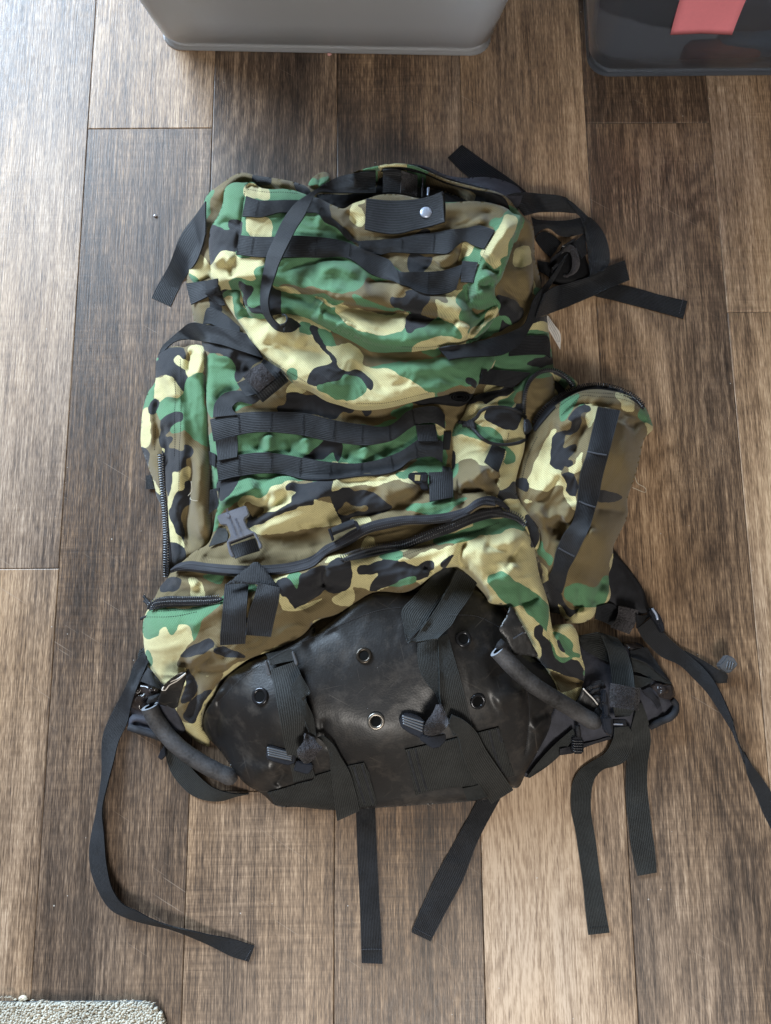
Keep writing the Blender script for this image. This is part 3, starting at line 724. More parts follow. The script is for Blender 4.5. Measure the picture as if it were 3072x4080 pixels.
# ------------------------------------------------------------------ the backpack: cloth bodies
pack = empty('backpack', tuple(unproj(1500, 1900, 0))); tag(pack, 'big woodland camouflage backpack lying on its back with loose black straps', 'backpack')

# padded hip belt and shoulder strap lying under the pack
panel('hip_belt', 'M 560,130 700,95 850,90 1000,130 1130,128 1240,230 1310,330 1410,470 1430,545 1400,590 1440,615 1462,680 1440,740 1350,790 1230,838 1120,870 1000,900 900,925 700,990 590,1045 480,1060 420,1090 300,1180 205,1245 150,1200 200,1000 400,700 500,400',
      [('M 700,150', .018), ('M 1000,200', .016), ('M 1200,300', .012), ('M 1400,500', .014), ('M 1440,680', .014), ('M 1250,760', .016), ('M 1000,500', .026), ('M 1000,800', .018), ('M 700,900', .016), ('M 400,1050', .012), ('M 250,1150', .010), ('M 500,700', .03), ('M 1250,600', .024)],
      pack, MAT['padlight'], e=.010, ew=26, skirt=.03, wrinkle=(.0018, 60), seed=11,
      folds=[(-4, 14, 14, 'M 1100,860 1220,790 1340,755 1400,680 1410,600'), (5, 16, 16, 'M 1200,840 1340,790 1440,740 1460,660'), (-3, 10, 10, 'M 1280,560 1330,700 1300,760'), (-3, 12, 12, 'M 650,960 800,930 900,900')])
panel('hip_belt', 'J 280,330 200,430 150,520 135,640 150,720 130,760 125,820 150,860 250,885 330,910 430,940 520,900 600,860 560,700 500,500 400,350',
      [('J 160,600', .014), ('J 140,820', .012), ('J 300,880', .012), ('J 300,700', .022), ('J 450,800', .02), ('J 300,400', .02)],
      pack, MAT['padlight'], e=.010, ew=24, skirt=.02, wrinkle=(.0015, 60), seed=12,
      folds=[(-4, 12, 12, 'J 140,790 220,820 300,830 420,880'), (4, 16, 16, 'J 140,840 250,870 420,920'), (-4, 14, 14, 'J 140,700 200,720 330,720')])
panel('shoulder_strap', 'H 900,500 1000,250 1130,190 1190,260 1290,380 1390,540 1420,640 1440,690 1400,715 1330,730 1200,690 1100,660 1000,720 900,700',
      [('H 1000,350', .022), ('H 1150,230', .014), ('H 1300,450', .014), ('H 1410,680', .016), ('H 1250,600', .022), ('H 1050,650', .02)],
      pack, MAT['pad'], e=.009, ew=22, skirt=.02, wrinkle=(.001, 80), seed=13, folds=[(-2.5, 8, 8, 'H 1150,250 1260,390 1360,560 1390,700')])
panel('hip_belt_wing', 'J 250,170 300,170 420,560 380,560 300,500 180,500 200,440', None, pack, MAT['weby'], e=.001, ew=8, lift=.004, skirt=.004, wrinkle=(.001, 40), uvdir=70, seed=3)

# main compartment
panel('main_compartment', 'S 743,1119 762,1215 774,1285 800,1350 815,1450 825,1667 843,1868 843,1990 835,2150 830,2400 1900,2400 2050,2200 2100,1900 2200,1700 2205,1463 2187,1324 2170,1200 2120,1000 800,1000',
      [('S 750,1120', .04), ('S 780,1150', .05), ('S 830,1300', .06), ('S 850,1500', .075), ('S 1000,1400', .088), ('S 1300,1500', .092), ('S 1600,1600', .092), ('S 1300,1750', .094), ('S 900,1750', .085), ('S 900,1950', .08), ('S 1400,1950', .09), ('S 1750,1750', .088), ('S 1750,2000', .082), ('S 850,2150', .06), ('S 1300,2300', .07), ('S 1900,2300', .06), ('S 2150,1300', .06), ('S 2190,1400', .045), ('S 2150,1500', .06), ('S 2000,1450', .08), ('S 2000,1750', .05)],
      pack, e=.02, ew=40, skirt=.06, wrinkle=(.0022, 62), seed=21, drape=(.0022, 5, 150, 46), 
      folds=[(6, 40, 40, 'C 640,640 640,900 690,1150'), (-5, 30, 30, 'C 940,950 800,990 740,1060'), (5, 22, 22, 'C 1180,1300 1190,1400 1180,1490'), (-4, 18, 18, 'C 1080,1310 1100,1400 1090,1470'), (-4, 18, 18, 'C 1340,1310 1370,1420 1350,1490'), (4, 20, 20, 'C 1470,1330 1510,1430 1500,1500'),
             (-4, 18, 22, 'D 150,1390 180,1480 160,1540'), (4, 20, 20, 'D 300,1400 330,1470 300,1545'), (-4, 20, 20, 'D 480,1370 500,1440 470,1520'), (6, 30, 30, 'C 640,560 780,640 930,660'), (-5, 25, 25, 'C 900,700 960,800 1060,760'), (-7, 30, 30, 'D 120,1140 400,1180 700,1060')],
      camo=('b', [('k', 'C 640,540 900,600 1140,660 1120,700 1060,740 980,800 940,880 900,700 800,640 640,600'),
                  ('g', 'C 690,640 800,655 880,680 920,740 930,830 920,880 950,930 900,960 820,970 770,1020 740,1060 725,1180 680,1130 650,1030 635,930 640,830 640,720 660,680'),
                  ('k', 'C 930,760 1000,740 1060,720 1000,800 950,870 930,880'),
                  ('s', 'C 1360,910 1430,870 1520,930 1480,975 1440,960 1390,955 1340,970'),
                  ('k', 'C 1340,970 1390,955 1440,960 1480,990 1560,985 1666,1020 1666,1170 1500,1140 1250,1120 1270,1080 1320,1060 1330,1000'),
                  ('g', 'C 890,1075 960,1045 1060,1070 1000,1090 900,1115'),
                  ('k', 'D -40,1010 80,1020 240,1090 210,1150 130,1140 100,1180 0,1170'), ('k', 'D 280,1080 380,1090 380,1140 340,1160 310,1130'), ('g', 'D 540,1160 600,1090 720,1060 700,1120 600,1170'),
                  ('g', 'S 855,1700 1000,1690 1300,1700 1500,1690 1760,1640 1775,1800 1770,1900 1500,1960 1200,1930 855,1960'),
                  ('k', 'C 1666,1365 1640,1400 1560,1440 1520,1480 1470,1520 1540,1530 1640,1520 D 20,1480 70,1450 75,1500 100,1525 135,1490 135,1390 60,1370'),
                  ('s', 'D 905,1235 970,1260 985,1310 940,1340 910,1290'), ('s', 'D 40,1540 160,1548 280,1552 200,1570 40,1560'),
                  ('b', 'C 545,170 690,170 700,300 650,390 560,390'), ('k', 'C 690,170 780,200 800,300 720,300 660,350 690,270'),
                  ('g', 'S 1960,1420 2090,1400 2210,1395 2210,1490 2100,1500 1960,1490'), ('k', 'G 420,100 450,70 520,40 600,45 640,100 500,115 430,112'),
                  ('s', 'L 240,1230 330,1205 390,1260 392,1292 300,1295 200,1285'), ('g', 'L 180,1300 300,1292 392,1305 392,1360 180,1340'), ('k', 'L 190,1200 240,1180 380,1190 380,1230 330,1205 240,1230'),
                  ('s', 'L 240,870 270,870 270,960 250,980'), ('g', 'L 262,930 330,920 320,960 270,980'), ('s', 'D 1320,905 1480,920 1400,960 1320,965'), ('k', 'D 1180,1000 1330,960 1480,930 1600,860 1500,1000 1300,1060')]))

# left side pouch
panel('side_pouch', 'C 270,660 330,610 420,580 490,590 540,570 600,570 640,580 650,900 690,1180 700,1420 715,1666 E 715,480 715,700 690,890 640,960 540,985 520,1005 400,1080 340,1150 320,1080 310,900 312,620 300,560 260,480 230,350 195,250 160,150 C 132,1420 130,1250 150,1080 190,960 245,880 250,760',
      [('C 270,670', .02), ('C 300,720', .035), ('C 560,590', .05), ('C 450,700', .045), ('C 640,800', .07), ('C 600,1000', .068), ('C 440,1000', .055), ('C 260,1200', .042), ('C 150,1100', .014), ('C 135,1300', .012), ('C 320,1350', .045), ('C 480,1350', .06), ('C 680,1400', .066), ('E 600,400', .072), ('E 620,800', .06), ('E 420,400', .06), ('E 420,900', .042), ('E 300,300', .035), ('E 330,900', .03), ('E 180,200', .012), ('E 240,430', .012), ('E 340,1130', .012), ('E 560,960', .05)],
      pack, e=.012, ew=30, skirt=.06, wrinkle=(.0022, 55), seed=31, drape=(.0028, 88, 190, 44), 
      folds=[(-16, 25, 35, 'E 545,120 535,300 530,500 500,700 520,850 520,980'), (8, 40, 30, 'E 620,60 600,300 590,520 640,700 600,880'), (-6, 20, 20, 'C 690,1100 700,1420 E 715,400 700,800'), (5, 20, 20, 'C 400,850 460,1100 480,1400 E 450,300 470,480'), (-6, 22, 22, 'C 300,1200 340,1400 380,1600 E 390,250'), (-5, 18, 18, 'E 300,100 310,350 330,600 345,900 345,1130'),
             (-9, 15, 15, 'C 520,820 530,700 560,600'), (7, 25, 25, 'C 560,850 620,700 600,590'), (4, 14, 14, 'C 220,960 200,1200 215,1420 E 210,100'), (-5, 16, 16, 'C 270,1000 260,1200 290,1400'), (6, 30, 24, 'C 300,760 380,900 400,1050')],
      camo=('b', [('k', 'C 250,650 400,590 480,590 500,700 510,800 480,950 440,870 400,830 330,810 245,850 240,750'), ('s', 'C 410,690 450,655 470,690 500,700 510,790 450,750'), ('s', 'C 540,590 600,570 640,580 650,700 630,800 560,820 510,840 520,720'),
                  ('s', 'C 250,850 320,830 340,808 380,830 420,855 475,970 440,1000 340,1000 270,1090 255,960'), ('g', 'C 270,1090 330,1000 440,1000 475,980 460,1140 370,1160 320,1160 295,1190 280,1150'),
                  ('g', 'C 235,900 250,870 245,980 215,1080 140,1115 170,1000'), ('s', 'C 120,1120 215,1075 210,1200 180,1425 120,1415 115,1250'), ('k', 'C 215,1030 260,1000 265,1120 215,1130'), ('g', 'C 250,690 270,670 262,720'),
                  ('g', 'C 520,840 630,800 660,820 660,1050 690,1150 700,1410 600,1360 520,1290 480,1270 465,1150 490,950'),
                  ('k', 'C 310,1170 460,1140 465,1210 380,1270 350,1290 360,1500 400,1666 310,1640 300,1400 290,1200'), ('g', 'C 360,1270 470,1220 480,1280 370,1300'), ('k', 'C 355,1340 390,1340 380,1400 360,1400'),
                  ('k', 'C 370,1450 480,1440 490,1400 550,1400 585,1440 560,1480 510,1500 500,1590 430,1630 400,1640 390,1540'),
                  ('k', 'E 300,-40 360,0 370,120 400,260 390,380 340,480 320,350 310,150'), ('s', 'E 400,280 480,275 490,240 520,230 525,330 490,350 480,460 430,475 400,530 375,600 390,700 430,780 480,830 490,900 370,870 350,700 340,560 345,480 390,380'),
                  ('k', 'E 480,440 490,360 525,340 540,400 540,470 530,550 480,570 460,620 460,700 490,780 490,880 480,840 430,790 390,700 375,600 385,540 430,445'),
                  ('k', 'E 370,870 490,905 495,1010 400,1090 350,1100'), ('k', 'E 130,60 180,90 200,250 260,420 310,540 310,610 240,500 160,240'), ('s', 'E 228,340 290,440 303,495 240,430'), ('s', 'E 305,60 322,90 315,140 305,110'), ('g', 'E 680,-20 720,-40 720,30 690,20')]))

# right side pouch: lining seen through the open zipper, gusset, front
panel('pouch_lining', 'G 370,650 380,420 420,250 520,160 620,145 720,180 840,280 760,400 600,520 480,660',
      [('G 400,600', .035), ('G 420,280', .03), ('G 600,160', .02), ('G 800,290', .02), ('G 550,400', .02), ('G 480,560', .028)],
      pack, e=.002, ew=20, skirt=.02, wrinkle=(.003, 50), seed=41, folds=[(9, 20, 20, 'G 430,420 560,370 660,320'), (-8, 16, 16, 'G 430,460 560,430 640,380'), (7, 25, 25, 'G 600,250 640,300 650,380')],
      camo=('k', [('b', 'G 410,380 500,290 600,290 640,380 560,470 430,470'), ('g', 'G 500,260 590,250 650,300 640,350 560,300'), ('s', 'G 590,310 660,310 660,380 600,360'), ('k', 'G 540,140 700,180 840,270 700,330 660,280 580,200'), ('k', 'G 380,480 500,500 560,520 450,640 380,620'), ('s', 'G 400,440 450,450 500,480 420,475')]))  # print based on black, shade of the open mouth put into the colour
panel('pouch_gusset', 'D 1035,1290 1130,1170 1210,1010 1320,960 1500,905 G 330,290 400,190 480,148 560,133 640,138 740,185 835,280 800,298 740,240 650,185 590,170 515,188 445,245 408,330 393,450 388,600 402,700 395,800 340,1000 320,1100 360,1250 440,1350 520,1500 500,1640 430,1600 380,1450 250,1330 150,1250 0,1180 F 1500,430 1250,470 1240,300 D 1030,1666 1028,1450',
      [('D 1050,1300', .085), ('D 1300,1050', .09), ('D 1500,1200', .092), ('D 1600,1100', .082), ('G 400,400', .08), ('G 440,220', .07), ('G 600,155', .055), ('G 800,285', .045), ('D 1100,1500', .088), ('D 1400,1500', .095), ('F 1400,300', .108), ('G 180,1100', .108), ('G 350,1150', .088), ('G 400,1350', .09), ('D 1030,1600', .08), ('F 1260,450', .1)],
      pack, e=.006, ew=16, skirt=.03, wrinkle=(.002, 55), seed=42, drape=(.0026, -25, 130, 44), 
      folds=[(-9, 16, 16, 'F 1320,410 1450,440 1500,400'), (9, 28, 28, 'F 1290,400 1420,300 1540,250'), (7, 26, 26, 'F 1400,390 1560,270 1640,300'), (-6, 18, 18, 'F 1530,250 1600,330 1650,340'), (6, 24, 24, 'D 1160,1060 1320,1060 1500,940'), (-5, 18, 18, 'D 1240,1030 1400,980 1600,890'), (4, 20, 20, 'D 1040,1320 1200,1330 1350,1400')],
      camo=('s', [('k', 'D 1130,1060 1210,1000 1320,960 1500,905 1640,850 1560,950 1440,1010 1320,1070 1230,1050 1180,1090'), ('k', 'G 70,530 100,480 220,470 360,480 370,560 320,650 270,670 180,630 90,570'), ('s', 'D 1150,1090 1215,1050 1320,1065 1330,1130 1200,1190 1110,1180'),
                  ('g', 'D 1430,1070 1480,1020 1575,960 1560,1070 1450,1085'), ('g', 'G 300,300 430,180 560,120 700,140 850,290 740,250 600,175 500,195 430,270 385,330 340,340'), ('b', 'G 320,420 340,330 400,320 400,400 360,430'), ('k', 'G 330,430 400,420 395,500 350,520'),
                  ('g', 'D 1080,1215 1160,1200 1300,1240 1430,1300 1480,1380 1520,1420 1570,1480 1575,1540 1480,1560 1490,1440 1380,1400 1220,1340 1080,1310 1030,1320 1050,1270'),
                  ('b', 'F 1265,210 1290,190 1400,165 1500,200 1630,270 1655,340 1600,440 1400,460 1250,470 1250,380 1285,300'), ('g', 'F 1240,220 1290,195 1290,280 1240,370'), ('k', 'G 170,1155 240,1140 290,1080 310,1070 370,1150 340,1230 250,1235 180,1225'), ('k', 'D 980,1440 1030,1440 1040,1600 980,1540'),
                  ('b', 'G 0,1000 100,960 190,1040 190,1130 150,1210 0,1190'), ('s', 'G 180,1050 290,1075 240,1140 185,1135'), ('k', 'G 395,1340 460,1370 500,1450 520,1560 470,1640 430,1500')]))
panel('side_pouch', 'G 390,800 430,700 480,620 600,490 740,390 850,335 950,315 1100,325 1250,365 1390,455 1440,560 1462,640 1400,710 1350,900 1310,1050 1250,1230 1252,1350 1190,1500 1130,1640 H 1130,200 1130,470 1080,660 1010,690 960,750 870,795 780,790 700,720 610,690 595,600 560,500 540,400 520,300 480,160 G 520,1560 490,1440 420,1370 350,1240 320,1090 350,950',
      [('G 450,750', .075), ('G 620,530', .078), ('G 900,360', .075), ('G 1250,400', .05), ('G 1420,600', .026), ('G 1390,760', .03), ('G 1300,1100', .024), ('G 1240,1300', .024), ('H 1120,300', .02), ('H 1100,600', .024), ('H 1000,690', .028), ('H 850,780', .03), ('H 700,690', .045), ('H 600,500', .065), ('G 400,1000', .085), ('G 400,1350', .09), ('G 800,700', .1), ('G 1050,700', .1), ('G 1200,900', .084), ('G 900,1100', .102), ('G 1050,1400', .088), ('G 600,1000', .095), ('G 650,1400', .09), ('H 700,200', .088), ('H 950,250', .074), ('H 900,550', .062), ('H 650,400', .08), ('H 1080,250', .05)],
      pack, e=.014, ew=40, skirt=.06, wrinkle=(.0022, 58), seed=43, drape=(.0026, 104, 190, 50), 
      folds=[(-9, 22, 32, 'G 700,1000 640,1110 580,1190 480,1270'), (9, 35, 35, 'G 690,960 660,1050 560,1170 450,1230'), (8, 30, 30, 'G 640,640 800,560 900,500'), (-8, 22, 30, 'G 870,540 870,650 830,800 800,900'), (6, 30, 30, 'G 1230,500 1240,800 1240,1100'), (-6, 24, 34, 'G 1180,500 1280,620 1350,640'), (-6, 18, 18, 'G 1230,620 1300,600 1420,560'),
             (-10, 20, 20, 'G 560,1460 640,1440 720,1360'), (8, 28, 28, 'G 460,1280 600,1400 700,1330'), (8, 26, 26, 'G 700,1430 760,1300 750,1250'), (-7, 22, 22, 'G 600,1480 700,1500 690,1600'), (-5, 11, 11, 'G 690,590 760,500 850,440 1000,450 1200,490 1340,550 1440,600'), (6, 36, 36, 'H 1110,250 1110,500 1050,620'), (-6, 26, 26, 'H 1060,420 1000,550 960,650'), (-9, 14, 20, 'H 730,600 800,650 900,660'), (-5, 16, 16, 'H 840,480 850,560 830,630'), (-8, 18, 18, 'H 650,690 720,740 760,790'), (8, 24, 24, 'H 800,720 900,720 1000,690'), (-6, 24, 24, 'G 960,1300 1150,1320 1250,1340'), (5, 30, 30, 'H 870,300 900,100 1000,0')],
      camo=('b', [('g', 'G 680,560 690,430 800,360 855,335 830,430 760,520 700,580'), ('s', 'G 1150,345 1290,380 1290,500 1210,480 1200,420'), ('g', 'G 1330,540 1400,450 1480,560 1480,640 1380,595'), ('s', 'G 1380,590 1470,640 1410,710 1400,640'),
                  ('g', 'G 840,460 870,445 940,448 900,470'), ('s', 'G 900,450 1010,455 980,560 940,640 920,600 905,540 950,500 940,470'),
                  ('k', 'G 770,530 850,470 940,460 955,490 930,510 880,530 880,600 860,650 800,690 750,690 740,740 720,800 780,780 820,770 830,810 760,900 720,980 700,1000 640,970 605,930 605,860 620,780 630,700 650,680 720,660 790,640 800,590 750,560'),
                  ('s', 'G 610,640 660,640 650,680 630,720 620,800 605,880 610,940 640,970 700,1000 690,1040 640,1120 590,1170 520,1165 425,1110 450,1030 490,910 560,780 600,690'), ('s', 'G 900,830 860,860 830,890 820,940 750,980 760,1010 860,990 880,890'), ('k', 'G 760,910 790,900 800,930 780,960 740,970'),
                  ('k', 'G 700,1030 780,1015 820,1060 840,1110 835,1210 780,1190 740,1150 740,1090'), ('s', 'G 660,1090 690,1040 740,1090 740,1150 780,1190 835,1210 820,1340 770,1270 720,1180 710,1110'), ('k', 'G 1000,1170 1030,1155 1090,1150 1150,1165 1195,1210 1150,1240 1080,1255 1000,1250'),
                  ('s', 'G 395,1215 470,1260 380,1240'), ('k', 'G 305,1070 430,1070 420,1170 370,1150'), ('s', 'H 475,150 510,140 520,300 590,360 600,420 540,470 540,380 500,280'), ('g', 'H 515,110 560,140 570,200 630,270 610,320 540,240'),
                  ('g', 'H 720,560 770,480 880,475 1000,485 1090,410 1115,440 1110,560 1060,640 1000,690 930,670 780,640 730,590'), ('b', 'H 720,600 780,620 800,640 760,650'), ('s', 'H 1105,250 1150,180 1150,480 1080,670 1000,700 1050,640 1110,500'),
                  ('s', 'H 655,620 690,640 720,700 760,750 820,690 1010,685 960,760 870,800 780,800 700,720'), ('k', 'H 545,460 600,440 700,550 730,640 790,680 880,670 810,710 770,750 720,690 660,620 690,740 600,690 580,600')]))

# black vinyl base
panel('base_panel', 'J 735,830 760,720 830,600 900,480 960,400 1100,300 1300,215 1500,110 1666,10 F 100,1600 300,1470 480,1330 600,1270 850,1260 1100,1250 1300,1250 1450,1250 H 100,600 220,700 330,950 470,1090 640,1230 690,1400 M 440,690 410,830 320,990 240,1140 185,1240 130,1330 60,1330 K 1560,1420 1380,1445 1000,1472 630,1498 490,1508 300,1518 0,1492 J 1340,1472 1250,1390 1090,1290 1000,1180 880,1010 800,930 750,880',
      [('J 760,760', .03), ('J 1000,700', .072), ('J 1100,1200', .03), ('J 1340,1440', .010), ('K 520,230', .104), ('K 620,650', .103), ('K 620,950', .091), ('K 600,1150', .064), ('K 600,1450', .018), ('K 1345,95', .10), ('K 1465,612', .09), ('K 1400,1000', .064), ('K 1500,1400', .018), ('M 200,600', .065), ('M 430,700', .03), ('M 150,1300', .008), ('F 300,1480', .092), ('F 600,1300', .090), ('F 1300,1400', .088), ('H 300,1050', .075), ('H 640,1240', .045), ('J 900,950', .025), ('J 1300,800', .096), ('J 1300,400', .096), ('K 0,1450', .012), ('M 300,950', .03)],
      pack, MAT['vinyl'], e=.010, ew=34, skirt=.04, wrinkle=(.0006, 110), seed=51, fscale=.6,
      folds=[(2, 90, 60, 'K 150,800 400,760 700,800 1000,960'), (-4, 14, 14, 'K 170,740 190,900 250,1030'), (-2.5, 9, 9, 'M 215,520 225,740 190,1100'), (-6, 22, 22, 'J 850,560 890,700 860,850 900,1000'), (6, 24, 24, 'J 900,480 800,640 760,760'), (-5, 20, 20, 'J 1000,420 930,560 840,640'), (-8, 26, 26, 'J 1450,1170 1400,1240 1340,1320'), (6, 40, 30, 'J 1120,1270 1250,1240 1400,1200'), (-5, 40, 40, 'H 100,1260 300,1180 430,1340'), (6, 40, 40, 'H 130,1480 300,1400 420,1420'), (-5, 30, 30, 'M 240,760 330,730 430,700'), (6, 26, 26, 'M 250,880 330,800 420,720'), (-3, 30, 30, 'K 0,160 200,70 330,0'), (-5, 24, 24, 'J 1500,330 1620,700 K 100,1000'), (5, 30, 30, 'J 1050,1130 1200,1180 1350,1150')])

# sleeping bag compartment
panel('lower_compartment', 'E 350,1150 290,1220 245,1310 190,1400 150,1500 143,1600 150,1666 J 255,130 265,200 290,320 340,420 400,510 470,660 520,740 600,860 720,960 800,985 790,900 740,820 735,740 760,650 830,560 880,450 960,380 1100,275 1330,185 1600,45 F 100,1520 300,1450 440,1370 600,1275 900,1255 1000,1195 1080,1130 1180,1065 1250,1045 1330,1065 1460,1150 1560,1290 H 110,610 200,640 290,650 330,740 400,850 450,950 500,1070 560,1150 620,1260 680,1400 M 440,690 420,805 500,800 570,760 630,650 665,500 H 890,1270 895,1170 870,1080 850,970 830,870 780,805 700,815 640,850 610,750 595,640 560,520 520,400 490,250 470,160 430,60 400,0 G 440,1450 380,1420 270,1330 150,1270 F 1500,540 1200,600 600,680 200,850 E 1300,1000 800,1020 480,1020 400,1060',
      [('E 250,1500', .055), ('E 150,1600', .035), ('E 240,1320', .045), ('E 500,1200', .072), ('E 500,1400', .08), ('E 800,1500', .098), ('E 1300,1250', .112), ('F 400,1050', .118), ('F 400,1230', .105), ('F 900,1080', .12), ('F 1000,950', .112), ('F 600,850', .098), ('F 1400,830', .12), ('F 1640,600', .102), ('F 1500,1100', .115), ('H 300,150', .115), ('H 240,480', .115), ('H 450,300', .10), ('H 200,620', .105), ('H 500,700', .095), ('H 600,900', .078), ('H 750,1100', .06), ('H 880,1200', .045), ('H 850,1400', .035), ('M 500,780', .02), ('J 300,100', .045), ('J 290,300', .028), ('J 450,550', .03), ('J 600,400', .052), ('J 800,300', .08), ('J 700,800', .025), ('J 800,980', .008), ('J 1200,220', .095), ('J 600,860', .015), ('E 1200,1500', .102), ('F 600,1260', .102), ('E 1000,1060', .09), ('F 300,850', .1), ('F 1200,620', .11)],
      pack, e=.010, ew=40, skirt=.05, wrinkle=(.0022, 60), seed=61, drape=(.0030, -17, 190, 50), 
      folds=[(7, 40, 60, 'E 700,1480 1000,1350 1300,1230 F 200,1060 420,1000 650,975'), (-7, 25, 50, 'E 1280,1420 1390,1400 1600,1300 F 190,1230 420,1240 600,1240 960,1180'), (-9, 13, 20, 'F 195,1050 175,1150 200,1235'), (-10, 12, 18, 'F 1375,840 1330,930 1310,1000 1400,1090'), (7, 36, 36, 'F 1080,1110 1230,990 1360,850'), (7, 36, 46, 'F 1385,830 1450,950 1500,1100 1600,1300'), (-8, 16, 26, 'H 530,570 430,620 340,640'), (7, 36, 28, 'H 240,490 250,400 330,300'), (-6, 20, 20, 'H 230,370 330,190 400,110'), (6, 36, 36, 'H 0,250 150,190 280,130 390,90'), (-5, 24, 24, 'H 50,150 200,185 290,165'),
             (-6, 22, 22, 'H 570,800 640,950 720,1150 890,1290'), (5, 18, 18, 'H 640,860 730,1050 800,1100'), (-8, 14, 18, 'H 620,1210 720,1260 890,1310'), (-11, 14, 26, 'J 540,330 620,340 760,270 840,190'), (8, 28, 28, 'J 600,310 760,240 900,165'), (-7, 22, 22, 'J 640,330 680,450 660,700 620,780'), (-8, 16, 20, 'J 660,360 900,350 960,330'), (5, 26, 26, 'J 700,330 900,320 1100,240'), (-6, 30, 20, 'E 240,1400 600,1370 850,1310'), (5, 30, 30, 'E 500,1600 640,1480 850,1350'), (-8, 20, 24, 'F 330,1000 650,910 1100,850 1450,760 1640,700'), (6, 26, 26, 'F 650,970 820,985 1000,960 1300,830 1500,790'), (5, 24, 24, 'E 380,1140 500,1190 620,1230'), (-5, 16, 16, 'F 1000,1050 1080,1090 1090,1120')],
      camo=('s', [('b', 'E 330,1060 480,1000 900,1060 1300,1040 1300,1100 1100,1130 900,1140 820,1300 600,1315 230,1320 270,1240'), ('k', 'E 330,1190 390,1150 450,1170 400,1250 300,1250'), ('g', 'E 640,1130 830,1135 800,1200 740,1190'), ('s', 'E 540,1130 610,1150 660,1310 560,1310 540,1230'), ('s', 'E 1210,1120 1400,1080 1500,1060 1560,1060 1300,1150'),
                  ('b', 'F -40,1090 100,1000 300,880 560,740 830,690 1100,700 1400,600 1300,650 1100,800 860,870 620,890 400,970 200,1050'), ('s', 'F 500,880 520,850 570,810 610,830 615,885 510,912'), ('s', 'F 200,1000 330,960 400,960 260,1010 180,1030'),
                  ('g', 'E 190,1430 620,1390 800,1310 850,1260 1090,1230 1100,1290 1000,1300 800,1380 690,1450 640,1500 600,1600 570,1650 540,1590 500,1545 440,1540 400,1620 370,1625 340,1565 280,1580 240,1640 140,1645 135,1560'),
                  ('g', 'J 240,-10 370,0 370,60 330,80 255,60'), ('g', 'J 440,-20 510,-10 500,65 470,40'), ('b', 'E 800,1380 1000,1290 1240,1270 1300,1400 1400,1420 1666,1300 F 0,1370 200,1240 440,1240 620,1250 960,1180 1010,1210 900,1280 600,1290 440,1380 300,1460 100,1530 J 1666,20 1300,190 1100,270 900,370 700,380 620,340 530,320 550,240 640,140 690,80 E 600,1620 640,1510 700,1450'),
                  ('s', 'F 260,1320 300,1280 410,1240 440,1330 410,1390 330,1400 270,1370'), ('g', 'J 640,-20 720,-30 700,60 660,120 655,60'), ('g', 'J 275,220 310,185 320,260 310,330 285,300'), ('g', 'J 300,340 345,400 400,495 340,430'),
                  ('k', 'J 550,230 640,170 720,130 830,100 850,140 800,200 700,240 620,260'), ('k', 'J 830,200 900,155 1000,175 1110,240 980,255 900,230'), ('k', 'E 1000,1480 1100,1470 1240,1480 1200,1560 1050,1560'),
                  ('b', 'J 600,340 680,370 760,400 900,380 860,480 760,620 700,700 640,800 560,760 520,640 560,520 610,430'), ('k', 'J 620,345 670,390 700,500 640,600 545,650 550,600 590,500'), ('k', 'J 760,520 820,500 760,640 640,800 600,760'),
                  ('g', 'E 1330,1150 1450,1090 1440,1180 1420,1255 1370,1190'), ('k', 'E 1240,1190 1330,1150 1370,1190 1420,1258 1450,1110 1600,1065 F 100,1075 185,1050 195,1230 0,1370 E 1390,1400 1300,1310'), ('s', 'E 1275,1300 1370,1350 1395,1395 1300,1410'),
                  ('k', 'F 190,1080 240,1020 420,1000 430,1100 400,1235 200,1232'), ('k', 'F 470,1080 480,1050 520,1030 560,1040 640,1010 740,1000 850,1010 960,1050 1000,1020 1050,1005 1100,1030 1100,1080 1060,1100 1070,1130 880,1170 700,1220 555,1245 600,1180 655,1110 560,1120 490,1120'),
                  ('g', 'F 730,1210 800,1180 900,1130 960,1140 960,1160 830,1210'), ('k', 'F 1160,1040 1210,980 1290,955 1250,1010 1180,1060'), ('g', 'F 640,980 820,935 900,950 780,1000 720,1000'), ('g', 'F 1090,860 1440,730 1640,665 1680,730 1480,795 1300,860 1120,880'), ('b', 'F 830,960 950,900 1120,870 1300,860 1000,950 880,1000'),
                  ('g', 'G -40,1440 200,1380 400,1410 440,1480 280,1480 0,1500'), ('k', 'H 400,0 510,0 520,90 470,165 440,80'),
                  ('g', 'H 110,400 160,380 240,370 330,440 440,520 530,580 590,640 600,740 590,850 640,960 700,1080 800,1080 790,1100 720,1130 660,1080 620,950 560,840 500,800 440,720 380,640 290,645 200,600 130,520 100,440'),
                  ('k', 'H 480,850 520,820 560,850 560,900 620,950 660,1080 720,1130 800,1100 880,1200 890,1310 700,1220 540,1130 530,1060 510,960 480,920'), ('g', 'H 640,860 720,910 800,970 790,1010 850,1060 850,1090 780,1060 730,1040 720,1000 680,960'), ('k', 'H 675,930 745,1050 700,1020'),
                  ('b', 'H 610,1205 700,1230 890,1300 830,1330 720,1375 640,1260'), ('g', 'H 870,1200 900,1180 890,1250')]))
